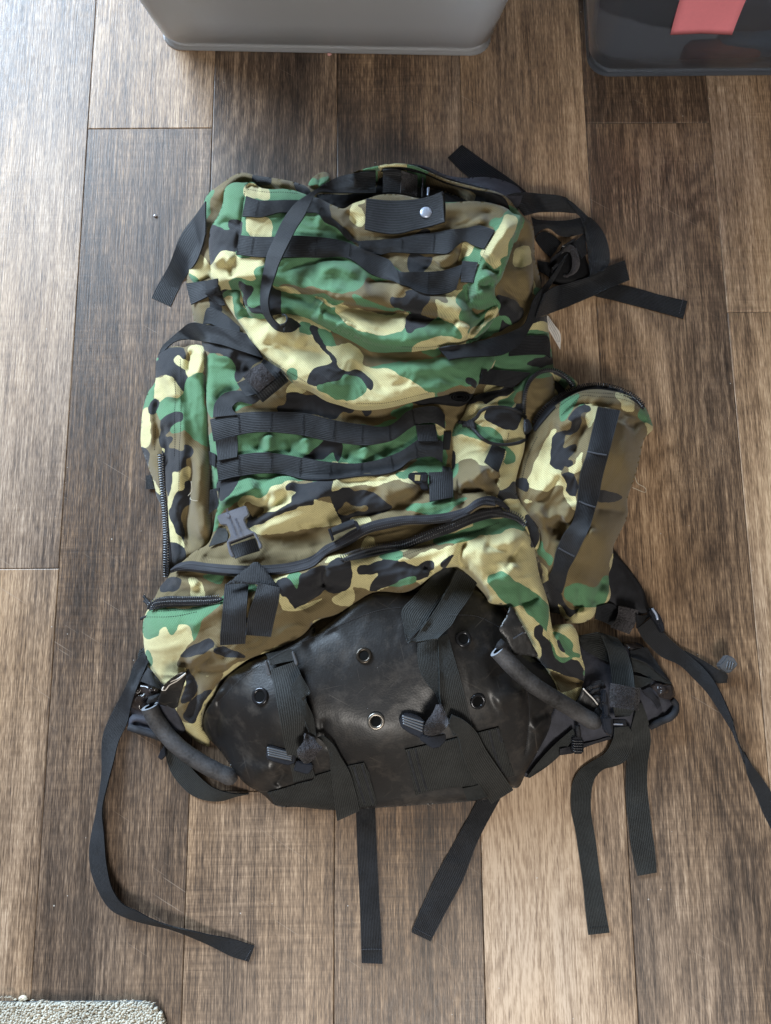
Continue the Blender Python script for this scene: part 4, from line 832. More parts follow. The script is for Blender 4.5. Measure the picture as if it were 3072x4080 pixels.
# storm flap above the zipper
panel('storm_flap', 'E 380,1085 480,1010 560,940 690,860 720,790 745,640 770,540 765,350 900,300 1150,270 1500,315 F 250,320 500,285 640,275 800,235 900,160 1060,140 1170,180 1210,260 1250,330 1250,400 1300,440 1450,440 1560,430 1620,470 1680,545 1600,560 1500,560 1400,620 1250,670 1050,695 850,705 700,725 560,775 430,845 300,915 150,985 0,1055 E 1400,1090 1150,1130 900,1135 700,1115 480,1090',
      [('E 480,1050', .08), ('E 700,1050', .096), ('E 750,700', .08), ('E 850,400', .088), ('E 1300,320', .09), ('E 1250,480', .108), ('E 1100,620', .09), ('E 1400,640', .108), ('E 1300,850', .095), ('E 1500,900', .104), ('E 1400,1070', .115), ('F 150,400', .116), ('F 500,340', .108), ('F 300,560', .112), ('F 600,500', .117), ('F 900,450', .117), ('F 1000,250', .096), ('F 1150,250', .09), ('F 700,700', .12), ('F 1000,680', .128), ('F 1450,530', .128), ('F 1640,520', .116), ('F 300,900', .12), ('E 1000,1110', .11), ('F 1250,420', .104), ('E 720,820', .075)],
      pack, e=.004, ew=16, skirt=.010, wrinkle=(.0022, 60), seed=71, drape=(.0030, -16, 190, 48), 
      folds=[(-10, 20, 36, 'E 960,470 1050,560 1140,570 1190,500 1210,400'), (10, 36, 28, 'E 780,560 900,470 1000,440 1100,330'), (9, 28, 36, 'E 1180,620 1210,480 1260,380 1450,350'), (8, 17, 17, 'E 1010,722 1250,595 1450,530 1580,505'), (-7, 16, 16, 'E 1010,680 1100,635 1250,560 1390,510'), (8, 46, 36, 'E 1040,770 1250,700 1500,600 F 100,530 300,450'), (-7, 22, 36, 'E 1080,800 1300,790 1500,750 F 0,720 220,700'), (5, 26, 26, 'E 800,880 900,860 1080,800'), (-5, 26, 26, 'E 1130,940 1300,920 1500,900 1666,860'), (5, 30, 30, 'E 1180,990 1400,950 1600,900'),
             (8, 50, 36, 'F 0,420 250,420 420,370 700,360 1000,400'), (-7, 22, 36, 'F 260,370 500,350 700,345 900,390'), (-6, 26, 26, 'F 740,560 900,480 1050,420'), (6, 36, 36, 'F 640,470 850,430 1000,400'), (5, 30, 30, 'F 850,580 1100,540 1350,480'), (-6, 18, 18, 'F 300,650 500,640 760,580 1000,520'), (-5, 18, 18, 'F 1280,440 1360,500 1300,600'), (-4, 18, 18, 'E 620,960 760,1000 900,990')],
      camo=('b', [('g', 'E 760,330 940,290 1220,270 1666,310 1666,335 1500,345 1300,365 1215,380 1180,440 1100,490 1050,480 990,500 900,540 800,620 740,760 715,760 735,620 760,540'), ('k', 'E 760,340 960,310 930,380 870,460 785,525 765,440'),
                  ('s', 'E 910,560 950,510 1050,480 1080,490 1180,450 1210,385 1260,370 1560,345 1340,400 1330,430 1420,440 1390,480 1380,530 1200,600 1100,620 1050,590 1000,580'), ('k', 'E 1330,400 1400,375 1530,365 1727,335 1730,440 1530,510 1390,535 1390,480 1420,440 1340,435'), ('k', 'E 1010,600 1060,575 1110,615 1020,690'),
                  ('k', 'E 1010,705 1100,655 1250,575 1400,525 1540,498 1570,520 1450,555 1250,625 1130,695 1020,745'), ('s', 'E 1030,750 1130,700 1250,630 1450,560 1570,522 F 100,515 200,520 265,540 290,600 330,690 200,722 0,742 E 1450,745 1250,778 1080,790'),
                  ('s', 'F 265,330 500,290 650,305 800,260 880,240 1000,300 1020,380 980,390 900,370 780,350 700,375 500,380 400,400 300,430 255,445'), ('g', 'F 790,290 870,250 1060,130 1180,170 1260,330 1260,480 1100,420 1030,380 960,310 890,330 840,340 810,320'), ('s', 'F 900,290 960,280 980,340 930,340'),
                  ('k', 'F 255,440 320,410 380,405 440,430 520,415 600,425 660,460 690,500 760,575 640,630 450,655 340,695 300,610 270,540'), ('b', 'F 370,515 430,550 550,560 540,590 450,600 400,630 330,625 310,590 350,570'), ('s', 'F 400,680 560,650 580,680 470,710'),
                  ('g', 'F 850,575 900,550 1050,530 1150,485 1300,480 1400,490 1260,550 1230,590 1160,620 1000,615 920,600'), ('s', 'F 1480,430 1620,450 1640,500 1560,470')]))

# lid: back, collar, flap, pocket
panel('lid_back', 'A 220,560 225,470 260,370 350,295 570,182 660,205 800,225 1000,265 1110,300 1400,265 B 0,190 100,152 230,122 400,105 540,130 620,165 800,240 1000,295 1290,385 1400,520 1490,600 1520,800 1515,1000 1505,1200 1480,1340 1470,1400 1300,1500 1100,1590 900,1600 A 700,1300 350,1130 190,1140 110,1030 160,880 220,740',
      [('A 300,400', .075), ('A 570,190', .06), ('A 200,1000', .055), ('A 230,560', .055), ('A 1000,280', .07), ('B 400,120', .08), ('B 1000,300', .08), ('B 1400,530', .08), ('B 1510,900', .055), ('B 1480,1300', .065), ('B 1400,1000', .085), ('B 1200,1450', .085), ('A 900,800', .07), ('B 500,800', .07), ('A 400,700', .075), ('B 500,300', .035), ('B 900,380', .035), ('B 150,330', .04)],
      pack, e=.012, ew=26, skirt=.07, wrinkle=(.0022, 58), seed=81, drape=(.0026, 60, 150, 50), 
      folds=[(16, 14, 14, 'A 1200,310 1500,250 B 0,200 230,135 400,118 540,145 800,250 1000,305 1280,395'), (8, 30, 30, 'A 290,420 400,330 570,230 800,260 1000,300'), (-12, 20, 26, 'A 400,420 560,250 700,300 900,330'), (8, 30, 30, 'A 260,560 270,800 300,1000'), (-6, 20, 20, 'B 1340,700 1400,800 1380,1000'), (8, 30, 30, 'B 1380,720 1460,1000 1490,1280'), (-7, 20, 20, 'B 1220,1120 1340,1200 1460,1310'), (6, 24, 24, 'B 1250,1250 1350,1350 1420,1400'), (-8, 14, 14, 'A 190,1140 260,1080 310,1060')],
      camo=('b', [('g', 'A 200,560 225,460 255,370 310,320 290,420 275,560 220,605'), ('k', 'A 650,190 800,215 790,280 700,295 645,250'), ('k', 'A 985,260 1060,280 1110,330 1100,365 1000,315'), ('s', 'A 180,840 230,880 270,920 300,1060 200,1100 100,1040 140,930'), ('g', 'A 100,1030 200,1095 190,1150'), ('g', 'B 85,165 130,125 215,125 225,160 130,185'), ('s', 'B 215,130 330,100 475,105 480,135 380,140 240,160'), ('g', 'B 470,110 560,125 650,185 600,190 470,140'),
                  ('s', 'B 1395,790 1475,790 1485,940 1340,945 1350,860'), ('k', 'B 1200,1190 1300,1220 1400,1270 1490,1340 1480,1410 1300,1510 1190,1540 1205,1400 1230,1290'), ('g', 'B 1245,1380 1310,1375 1345,1445 1280,1420'), ('g', 'B 1185,1400 1235,1380 1200,1540 1020,1590 1080,1480'), ('g', 'B 1290,450 1420,520 1420,640 1360,680 1310,560')]))
panel('collar_lining', 'A 1170,380 1450,360 1666,300 B 250,165 400,138 560,168 700,228 800,268 1000,322 1280,405 1315,500 1080,470 760,460 560,420 230,400 0,450 A 1400,480 1250,440', None, pack, MAT['lining'], e=.001, ew=8, lift=.004, skirt=.002, wrinkle=(.002, 50), seed=82)
panel('lid_edge', 'B 470,108 620,130 800,205 900,222 1150,222 1300,262 1390,308 1430,352 1300,382 1200,342 1000,285 850,248 700,195 560,130', [('B 500,115', .078), ('B 900,230', .062), ('B 1300,280', .055), ('B 1400,350', .07), ('B 1200,335', .09)], pack, MAT['padlight'], e=.004, ew=12, skirt=.05, wrinkle=(.001, 40), seed=83)
panel('hang_loop', 'A 1100,285 1125,235 1190,187 1235,176 1270,190 1285,230 1250,270 1180,292', [('A 1110,280', .07), ('A 1200,185', .05), ('A 1270,230', .06), ('A 1190,250', .068)], pack, e=.006, ew=16, skirt=.03, wrinkle=(.001, 40), seed=84, folds=[(-5, 8, 8, 'A 1180,285 1195,230 1185,200')], camo=('b', [('g', 'A 1100,290 1120,230 1170,225 1190,260 1150,290'), ('g', 'A 1190,290 1200,230 1280,220 1270,280')]))
panel('lid_flap', 'A 360,1120 500,1085 700,1100 1000,1300 1666,1500 D 700,560 1100,560 1360,560 1400,665 1405,690 1350,780 1245,910 1235,940 1130,935 980,960 880,975 700,1020 480,1070 230,1078 100,1040 0,1010 C 1520,925 1420,885 1310,795 1200,710 1140,670 1050,580 1010,480 980,430 880,290 840,230 800,150 775,90',
      [('C 780,100', .08), ('C 900,300', .092), ('C 1000,450', .094), ('C 1140,640', .10), ('C 1400,820', .112), ('D 0,980', .118), ('D 230,1060', .12), ('D 700,1000', .12), ('D 1200,920', .114), ('D 1380,690', .105), ('D 100,560', .112), ('D 400,650', .108), ('D 900,720', .118), ('D 600,850', .127), ('C 1300,500', .112), ('C 1500,650', .118), ('D 0,700', .122), ('D 1000,600', .105)],
      pack, e=.006, ew=22, skirt=.014, wrinkle=(.0022, 65), seed=91, drape=(.0032, 24, 200, 52), 
      folds=[(7, 55, 55, 'C 1000,460 1250,640 1500,780 D 0,880 200,980'), (-6, 36, 36, 'C 1250,470 1400,600 1600,640 D 60,700'), (7, 36, 46, 'D 300,760 600,750 900,720 1350,690'), (-7, 28, 38, 'D 250,600 420,680 700,690 1000,680'), (5, 36, 36, 'C 1100,430 1350,500 1500,540'), (-5, 30, 30, 'C 1130,540 1300,620 1400,720'), (4, 46, 46, 'D 640,850 800,920 1000,960'), (-4, 24, 24, 'C 960,180 990,300 1090,360'), (5, 20, 20, 'C 900,90 930,200 980,330'), (-5, 30, 30, 'D 180,760 400,830 500,1000')],
      camo=('s', [('k', 'C 770,70 860,80 890,85 830,130 795,160'), ('g', 'C 795,165 870,95 910,70 960,200 990,260 1040,310 1130,320 1145,350 1090,362 1000,352 940,345 915,290 905,210 885,172 850,162 820,190'), ('k', 'C 910,50 1060,80 1050,140 1010,230 1030,280 1120,290 1130,320 1060,305 1000,260 970,150'),
                  ('g', 'A 1030,1430 1120,1440 1130,1530 1020,1490'), ('k', 'A 1120,1460 1190,1465 1230,1560 1265,1670 D 30,640 90,720 60,718 0,640 C 1560,520'), ('g', 'A 1190,1480 1290,1510 1345,1595 1240,1595'), ('b', 'A 1290,1490 1400,1530 1420,1590 1340,1600 1300,1540'),
                  ('g', 'D -30,460 60,500 90,552 -20,560'), ('b', 'D 60,440 130,465 300,550 430,575 850,600 1000,600 1380,560 1400,640 1150,680 780,702 480,732 380,752 300,742 302,670 255,600 180,555 80,562'), ('g', 'D 780,610 960,590 960,660 820,650'),
                  ('k', 'D -90,740 0,738 60,715 110,750 180,790 280,790 340,830 400,920 395,945 350,940 310,880 240,830 160,820 120,850 30,880 -70,905 -150,885 -130,800'), ('k', 'D -60,560 0,600 40,650 85,715 60,720 0,645'), ('g', 'D 160,820 240,830 310,890 335,950 300,990 200,1045 100,1015 0,970 -70,930 -70,900 30,880 120,850'),
                  ('g', 'C 1320,795 1370,760 1410,770 1425,865 1380,855'), ('g', 'D 180,770 290,770 480,730 780,700 1000,680 1420,670 1360,770 1240,910 1160,930 1000,950 880,970 780,920 640,830 560,790 480,770 350,768'), ('k', 'D 1150,840 1200,845 1255,880 1245,920 1210,890 1160,860'), ('b', 'D 900,975 1050,930 1240,925 1240,950 1130,945 980,970')]))
panel('lid_pocket', 'A 300,620 340,560 390,440 420,300 470,268 570,266 640,262 700,305 780,320 900,318 1000,335 1080,365 1200,400 1300,450 1400,480 B 0,445 100,410 230,368 430,368 560,398 780,428 1050,420 1180,440 1300,485 1340,520 1410,545 1410,640 1370,670 1350,760 1300,900 1260,1010 1210,1080 1195,1210 1240,1280 1210,1350 1150,1440 1080,1520 980,1590 D 1190,545 1080,578 850,606 620,602 430,582 300,540 200,490 60,440 A 1100,1400 860,1360 700,1400 600,1340 560,1240 500,1100 430,1090 350,1122 300,1060 288,950 275,820',
      [('A 300,620', .10), ('A 430,290', .105), ('A 300,1000', .10), ('A 500,600', .122), ('A 800,600', .127), ('A 800,950', .132), ('A 700,1350', .115), ('A 1200,500', .118), ('A 1200,1000', .138), ('A 1500,800', .118), ('B 430,380', .105), ('B 1000,440', .105), ('B 1380,560', .115), ('B 500,900', .115), ('B 900,700', .118), ('B 700,1100', .118), ('B 200,1000', .122), ('B 1200,900', .13), ('B 1150,1150', .125), ('B 1200,1350', .112), ('D 600,220', .138), ('D 300,150', .142), ('D 400,400', .138), ('D 800,450', .138), ('D 1100,500', .125), ('D 430,570', .125), ('D 850,600', .124), ('A 1100,1380', .122), ('D 1100,300', .122)],
      pack, e=.012, ew=30, skirt=.03, wrinkle=(.0022, 60), seed=95, drape=(.0034, 14, 190, 46), 
      folds=[(-15, 16, 38, 'A 480,1080 620,1080 870,1125 1050,1180 1300,1250 D 0,200 300,270 600,300 900,340 1110,375 1250,400'), (8, 55, 46, 'A 350,1060 600,1040 800,1000'), (8, 55, 36, 'A 900,1100 1300,1190 D 0,150 300,180 500,80'), (9, 26, 46, 'D 400,100 560,40 700,110 900,200 1100,270 1280,340'), (9, 46, 46, 'A 900,1200 1300,1320 D 0,300 200,400 420,520 700,540 1000,540'), (-7, 18, 26, 'A 880,1160 1200,1300 1500,1460 D 150,380'), (14, 30, 30, 'B 1330,560 1270,680 1170,830 1120,940'), (12, 36, 36, 'B 1200,1000 1090,1070 1080,1250'), (-11, 11, 16, 'B 1100,940 1160,990 1240,1000'), (-10, 11, 15, 'B 1050,1110 1130,1120 1160,1070'), (-13, 14, 18, 'B 970,1290 1050,1330 1180,1290 1240,1280'), (-11, 13, 16, 'B 950,1560 1000,1500 1100,1400 1210,1330'), (-9, 14, 16, 'B 960,1100 960,1250 1000,1320 1090,1400'),
             (-4, 9, 9, 'A 575,330 545,550 520,700 500,900'), (-9, 12, 16, 'A 460,930 455,1000 480,1060'), (9, 24, 24, 'A 300,960 400,880 480,930'), (-7, 18, 18, 'A 330,630 430,590 545,650'), (-9, 10, 14, 'A 580,310 630,290 660,300 710,312'), (-8, 22, 26, 'A 1180,590 1290,620 1400,710 1500,780'), (8, 28, 28, 'A 1150,540 1300,570 1430,700'), (7, 24, 24, 'B 1150,560 1000,580 780,660'), (-7, 18, 22, 'B 1250,520 1100,520 950,600 800,640'), (-8, 18, 22, 'B 870,980 900,870 920,770'), (7, 28, 28, 'B 700,960 800,880 900,810'), (-9, 16, 24, 'B 100,1090 250,1080 400,1100'), (-6, 20, 20, 'A 860,1010 1100,930 1300,900 1480,930'), (6, 26, 26, 'A 1150,1010 1350,960 1540,1030'), (-7, 14, 20, 'D 640,350 850,370 1000,350'), (8, 24, 24, 'D 1050,400 1180,460 1200,540'), (-8, 10, 14, 'D 1170,480 1200,530 1230,500'), (-6, 14, 14, 'A 1400,500 1480,560 1500,640')],
      camo=('g', [('s', 'A 575,300 600,275 650,262 700,310 770,320 775,410 680,405 575,375'), ('s', 'A 575,560 770,560 780,720 625,715 580,640'), ('k', 'A 430,600 480,570 545,590 532,695 450,655'), ('k', 'A 290,610 400,650 450,655 525,690 505,830 400,825 350,850 330,900 275,940 260,800'), ('s', 'A 370,830 440,825 500,835 510,870 740,885 730,940 680,950 640,1000 650,1070 560,1060 450,1080 430,1095 350,1130 290,1070 280,950 330,900'),
                  ('k', 'A 1080,390 1220,390 1310,470 1300,560 1260,590 1180,520 1060,520'), ('b', 'B -170,440 -60,450 0,430 230,350 430,350 560,390 780,420 1080,415 1300,480 1250,540 1140,600 1180,650 1100,800 930,770 880,950 760,1010 620,1010 400,990 250,870 60,800 -10,740 -90,660 -160,560'), ('s', 'B 0,455 60,460 100,500 105,600 80,638 30,620 -10,560'), ('s', 'B -10,440 110,405 120,440 40,450'),
                  ('k', 'B 530,690 660,660 655,700 520,720'), ('k', 'B 480,870 580,865 665,870 640,950 610,1000 480,1000'), ('s', 'B 920,770 1020,790 990,880 930,890 880,950 900,850'), ('g', 'B 1020,800 1090,830 1080,940 980,910 1000,840'), ('k', 'B 980,640 1110,640 1090,780 1000,780'), ('b', 'B 860,940 960,920 1050,960 1040,1090 920,1130 960,1260 920,1300 800,1280 640,1210 700,1180 830,1150'), ('s', 'B 780,1190 870,1170 930,1160 900,1280 820,1270'),
                  ('g', 'B 1140,580 1200,550 1270,530 1300,490 1330,480 1420,540 1420,640 1365,675 1385,570 1275,540 1200,590 1130,615'), ('s', 'B 1270,535 1375,560 1350,680 1320,760 1290,890 1240,950 1180,985 1150,960 1110,940 1075,850 1130,780 1180,690 1230,600'), ('g', 'B 1240,890 1300,880 1280,970 1230,1020 1215,1080 1190,1200 1230,1275 1160,1310 1000,1310 960,1200 985,1080 1040,980 1100,940 1150,960 1180,985 1240,955'),
                  ('b', 'A 860,1110 1000,1130 1130,1125 1290,1180 1400,1195 1540,1130 1590,1050 B 180,1080 280,1075 400,1090 480,1130 640,1200 705,1230 720,1300 720,1380 560,1350 300,1290 0,1210 A 1500,1260 1250,1200 1100,1190'), ('k', 'D 560,70 620,110 700,120 800,140 870,190 860,230 800,280 780,310 700,290 620,280 570,250 530,210 530,180 640,170 660,140 600,110'), ('s', 'D 910,190 970,215 1135,280 1110,368 940,332 925,260'), ('g', 'D 1130,275 1200,300 1290,350 1290,395 1110,368'), ('g', 'D 1090,160 1160,120 1180,260 1110,270'),
                  ('k', 'A 510,1090 590,1100 640,1120 630,1180 600,1230 610,1290 650,1310 700,1280 710,1360 650,1360 600,1300 560,1240 560,1180 520,1130'), ('k', 'A 730,1130 880,1150 875,1230 860,1360 715,1360 760,1200'), ('s', 'A 800,1110 900,1130 1050,1180 950,1190 870,1150'),
                  ('s', 'D 80,230 130,210 210,240 300,255 560,305 690,310 650,350 655,400 640,440 540,470 430,480 350,460 250,440 120,350 80,290'), ('b', 'D 90,215 300,240 560,290 690,305 600,320 300,275'), ('s', 'D -110,180 0,200 80,240 0,235'), ('k', 'D 690,310 860,340 900,345 830,400 790,430 750,430 720,465 680,465 655,420 650,360'),
                  ('s', 'D 1050,375 1110,370 1200,420 1170,480 1180,540 1080,580 870,610 690,592 760,545 870,515 1000,500 1130,515 1090,450'), ('s', 'D 1360,280 1440,260 1435,295 1300,425 1210,530 1175,540 1200,460 1300,400')]))
MAT['bronze'] = mat_plain('dark_bronze', (.060, .050, .040), .30, .5, 260, .7, .3, Metallic=.8); MAT['midplastic'] = mat_plain('grey_plastic_and_rib_glint', (.070, .073, .080), .42, .5, 500, .3, .2); MAT['sandslot'] = mat_plain('sand_cloth_patch', (.28, .24, .11), .85, .2); MAT['greyplastic_dark'] = mat_plain('grey_plastic_relief', (.085, .095, .13), .5, .4)
# ------------------------------------------------------------------ webbing, zippers, buckles
def bartacks(rib, cells, parent, w=1.0):
    for s in cells:
        p = pts(s); stitches('bar_tack', s, parent, 'stitchd', step=4.4, dash=2.2, width=.0006, lift=.0007, zig=3)
def MO(name, top, bot, tacks=(), lift=.004, **kw):
    r = ribbon(name, top, bot, pack, 'web', lift=lift, sm=5, crown=.0012, **kw)
    bartacks(r, tacks, r); return r
# pocket and body rows
MO('webbing_row', 'A 585,375 640,395 700,412 800,412 930,408 1050,412 1150,425 1230,500 1300,560 1420,660 1500,745 B 130,745 280,735 400,725 540,695 680,680 820,655 960,640 1060,620 1190,660', 'A 550,545 620,548 690,553 780,535 860,512 960,518 1080,515 1180,522 1230,590 1330,640 1430,740 1520,790 B 60,800 150,840 240,862 330,845 440,848 560,853 700,853 800,850 880,790 940,750 1000,780 1100,815',
   ('A 690,420 660,540', 'A 1215,450 1190,530', 'A 1390,650 1400,700', 'B 425,735 415,850', 'B 690,690 680,850'))
MO('webbing_row', 'A 530,700 640,712 800,715 960,705 1170,715 1330,735 1450,770 1560,820 B 150,840 250,880 320,910 370,980 400,1000 520,1005 640,1005 780,990 860,965 930,940', 'A 500,860 620,878 760,885 900,885 1050,885 1200,890 1440,895 1540,960 1620,1020 B 250,1060 330,1080 400,1105 480,1130 560,1170 650,1195 750,1190 820,1175 870,1150',
   ('A 645,725 625,860', 'A 1175,725 1160,880', 'A 1450,780 1440,885', 'B 385,1000 415,1110', 'B 645,1010 635,1185'))
ribbon('webbing_end', 'B 920,915 1050,925', 'B 905,1090 1010,1095', pack, 'web', lift=.003)
MO('webbing_row', 'C 700,1190 800,1160 1000,1130 1200,1125 1350,1128 1500,1140 1666,1180 D 150,1210 300,1230 520,1240 600,1190 660,1130 700,1110 800,1085 930,1090 985,1150', 'C 730,1372 850,1340 1050,1300 1250,1298 1350,1308 1450,1320 1666,1368 D 150,1390 300,1405 450,1390 560,1360 620,1320 700,1260 760,1230 900,1222 985,1270',
   ('C 940,1150 945,1310', 'C 1215,1135 1205,1290', 'C 1480,1150 1475,1320', 'D 75,1200 60,1360', 'D 305,1235 295,1390', 'D 525,1245 530,1370', 'D 715,1115 735,1240'), lift=.0055)
MO('webbing_row', 'E 750,170 850,150 950,130 1100,110 1300,125 1500,160 F 250,190 500,197 620,175 700,150 850,85 930,30 980,-5 1100,-10 1180,20', 'E 770,347 880,320 1000,300 1150,285 1300,290 1500,332 F 250,330 500,302 640,292 760,270 830,235 900,180 980,155 1100,150 1172,195',
   ('E 945,140 940,290', 'E 1215,125 1210,275', 'E 1455,160 1445,310', 'F 245,195 235,325', 'F 500,200 495,300', 'F 745,135 765,270', 'F 950,30 965,160'), lift=.0055)
ribbon('webbing_post', 'C 745,1360 755,1450 765,1530', 'C 925,1325 930,1420 925,1500', pack, 'web', lift=.003)
ribbon('webbing_post', 'D 745,1235 755,1310 760,1370', 'D 905,1230 915,1290 925,1370', pack, 'web', lift=.003)
ribbon('webbing_row', 'L 60,1340 150,1330 300,1325 385,1335 400,1390', 'L 60,1495 150,1488 300,1483 385,1495 402,1510', pack, 'web', lift=.003)
ribbon('webbing_row', 'G 40,150 200,155 330,165 450,178', 'G 20,270 120,280 230,292 300,300', pack, 'web', lift=.003)
# side slivers of frame webbing between body and pouches
ribbon('frame_webbing', 'C 690,1450 700,1560', 'C 745,1480 745,1590', pack, 'web', lift=.003)
ribbon('frame_webbing', 'E 700,420 690,620', 'E 775,400 770,560', pack, 'web', lift=.002)
ribbon('frame_webbing', 'D 978,1290 975,1440', 'D 1040,1290 1025,1440', pack, 'web', lift=.002)
ribbon('frame_webbing', 'F 1175,220 1170,270', 'F 1245,235 1245,285', pack, 'web', lift=.002)
ribbon('frame_webbing', 'E 690,890 730,800 770,735', 'E 840,845 850,790 830,740', pack, 'weby', lift=.003)
ribbon('side_tab', 'E 170,300 215,298', 'E 170,412 240,415', pack, 'web', lift=.004, follow=False)

# straps at the left shoulder
ribbon('strap', 'A 245,420,20 160,540,10 60,670,5 C 340,-50,0 310,0,-4 265,80,-6 220,190,-8', 'A 245,690,20 210,820,10 150,950,5 C 540,-60,0 500,0,-4 440,120,-6 380,262,-8', pack, 'web', lift=.006)
ribbon('strap', 'C 500,60 620,45 760,20', 'C 543,237 655,182 770,120', pack, 'web', lift=.003)
ribbon('strap', 'C 615,120 690,110 770,85', 'C 740,200 790,245 830,240', pack, 'web', lift=.004)
ribbon('strap', 'C 640,400 690,260 760,280 950,420', 'C 640,400 700,395 780,440 940,560', pack, 'web', lift=.005)
ribbon('compression_strap', 'C 268,665,-16 300,590,-6 380,510,0 450,450,2 520,395,2 700,410,0 900,450,0 1000,480,0', 'C 290,655,-16 330,610,-6 390,555,0 440,532,2 620,540,2 780,565,0 950,620,0 1140,680,0', pack, 'web', lift=.008)
# rolled compression strap with fuzzy keeper
ribbon('strap', 'C 725,1170 740,1060 800,985 950,950,4 1060,990,8', 'C 925,1150 885,1090 920,1050 1060,1060,4 1130,1010,8', pack, 'web', lift=.003)
def roll(name, a, b, r, turns, parent, mat='web', z=.014, flat=.75):
    """strap rolled up: a spiral swept between two photo points a (open end) and b"""
    pa, pb = pts(a)[0], pts(b)[0]; za = float(zmap(pa[0], pa[1]))+z
    A3, B3 = unproj(pa[0], pa[1], za), unproj(pb[0], pb[1], za); ax = B3-A3; ln = np.linalg.norm(ax); ax /= ln; sd = np.cross(ax, [0, 0, 1]); up = np.array([0, 0, 1.0])
    th = np.linspace(0, turns*2*math.pi, int(turns*22)); V = []; F = []
    for j in (0, 1):
        for t in th:
            rr = r*(.22+.78*t/th[-1])
            for q in (rr, rr-.0012): V.append(A3+ax*ln*j+sd*q*math.cos(t)+up*q*flat*math.sin(t))
    n = len(th)*2
    for i in range(len(th)-1):
        a_ = i*2; F += [[a_, a_+2, n+a_+2, n+a_], [a_+1, n+a_+1, n+a_+3, a_+3], [a_, a_+1, a_+3, a_+2], [n+a_, n+a_+2, n+a_+3, n+a_+1]]
    uv = [[(q//n)*.0254, (q % n)*.0008] for q in range(2*n)]
    return mesh_np(name, np.array(V), F, MAT[mat], parent, True, np.array(uv))
roll('rolled_strap', 'C 1085,985', 'C 1300,810', .0125, 3.2, pack)
ribbon('strap', 'C 925,890,2 1040,830,6 1150,685,4', 'C 1000,1000,2 1130,960,4 1290,775,3', pack, 'web', lift=.012)
def fuzzy(name, Ls, Rs, lift, crown=.004, dens=1.0, mat='velcro', **kw):
    o = ribbon(name, Ls, Rs, pack, mat, lift=lift, th=.002, crown=crown, rip=.0008, **kw)
    u, v, z = ob_info[o.name]; rs = np.random.default_rng(int(u[0, 0])); V = []; F = []; k = 0
    nn, cc = u.shape; area = (np.hypot(u[0, -1]-u[0, 0], v[0, -1]-v[0, 0]))*(np.hypot(u[-1, 0]-u[0, 0], v[-1, 0]-v[0, 0]))
    for _ in range(int(min(1500, area/22*dens))):
        a, b = rs.uniform(0, nn-1.01), rs.uniform(0, cc-1.01); i, j = int(a), int(b); fa, fb = a-i, b-j
        def g(m): return (m[i, j]*(1-fb)+m[i, j+1]*fb)*(1-fa)+(m[i+1, j]*(1-fb)+m[i+1, j+1]*fb)*fa
        c = unproj(g(u), g(v), g(z)); th = rs.uniform(0, math.pi); d = np.array([math.cos(th), math.sin(th), 0]); s = np.array([-d[1], d[0], 0]); L_ = rs.uniform(.0006, .0013); h = rs.uniform(.0005, .0012)
        V += [c-d*L_-s*.0002, c-d*L_+s*.0002, c+np.array([0, 0, h])-s*.0002, c+np.array([0, 0, h])+s*.0002, c+d*L_-s*.0002, c+d*L_+s*.0002]; F += [[k, k+1, k+3, k+2], [k+2, k+3, k+5, k+4]]; k += 6
    f = mesh_np('loop_pile', V, F, MAT[mat], o, False); f['kind'] = 'stuff'; return o
fuzzy('fuzzy_keeper', 'C 970,830,0 1040,770,2 1130,720,0', 'C 1105,965,0 1170,910,2 1245,850,0', .013, .003)

# snap tab on the lid
tab = ribbon('snap_tab', 'B 125,395 300,412,0 450,410,2 560,400,4 650,380,7 755,338,12', 'B 110,650 200,672,0 370,690,2 550,650,4 680,620,8 772,590,13', pack, 'web', lift=.006, cols=9, sm=14)
ribbon('tab_edge', 'B 750,338,2 768,400,2 775,480,2 772,590,2', 'B 757,342,2 775,400,2 782,480,2 779,592,2', tab, 'stitchd', lift=.001)
def cap(name, at, r, h, parent, mat, z=.001):
    p = pts(at)[0]; c = unproj(p[0], p[1], float(zmap(p[0], p[1]))+z); bm = bmesh.new(); prof = [(1, 0), (1.0, .25), (.9, .55), (.7, .8), (.35, .96), (.0, 1)]
    n = 28; rows = []
    for rr, hh in prof[:-1]: rows.append([bm.verts.new((c[0]+r*rr*math.cos(k*2*math.pi/n), c[1]+r*rr*math.sin(k*2*math.pi/n), c[2]+h*hh)) for k in range(n)])
    top = bm.verts.new((c[0], c[1], c[2]+h))
    for a, b in zip(rows, rows[1:]):
        for k in range(n): bm.faces.new((a[k], a[(k+1) % n], b[(k+1) % n], b[k]))
    for k in range(n): bm.faces.new((rows[-1][k], rows[-1][(k+1) % n], top))
    return bm_obj(name, bm, MAT[mat], parent, True)
cap('snap_button', 'B 619,514', .0072, .0028, tab, 'steel')

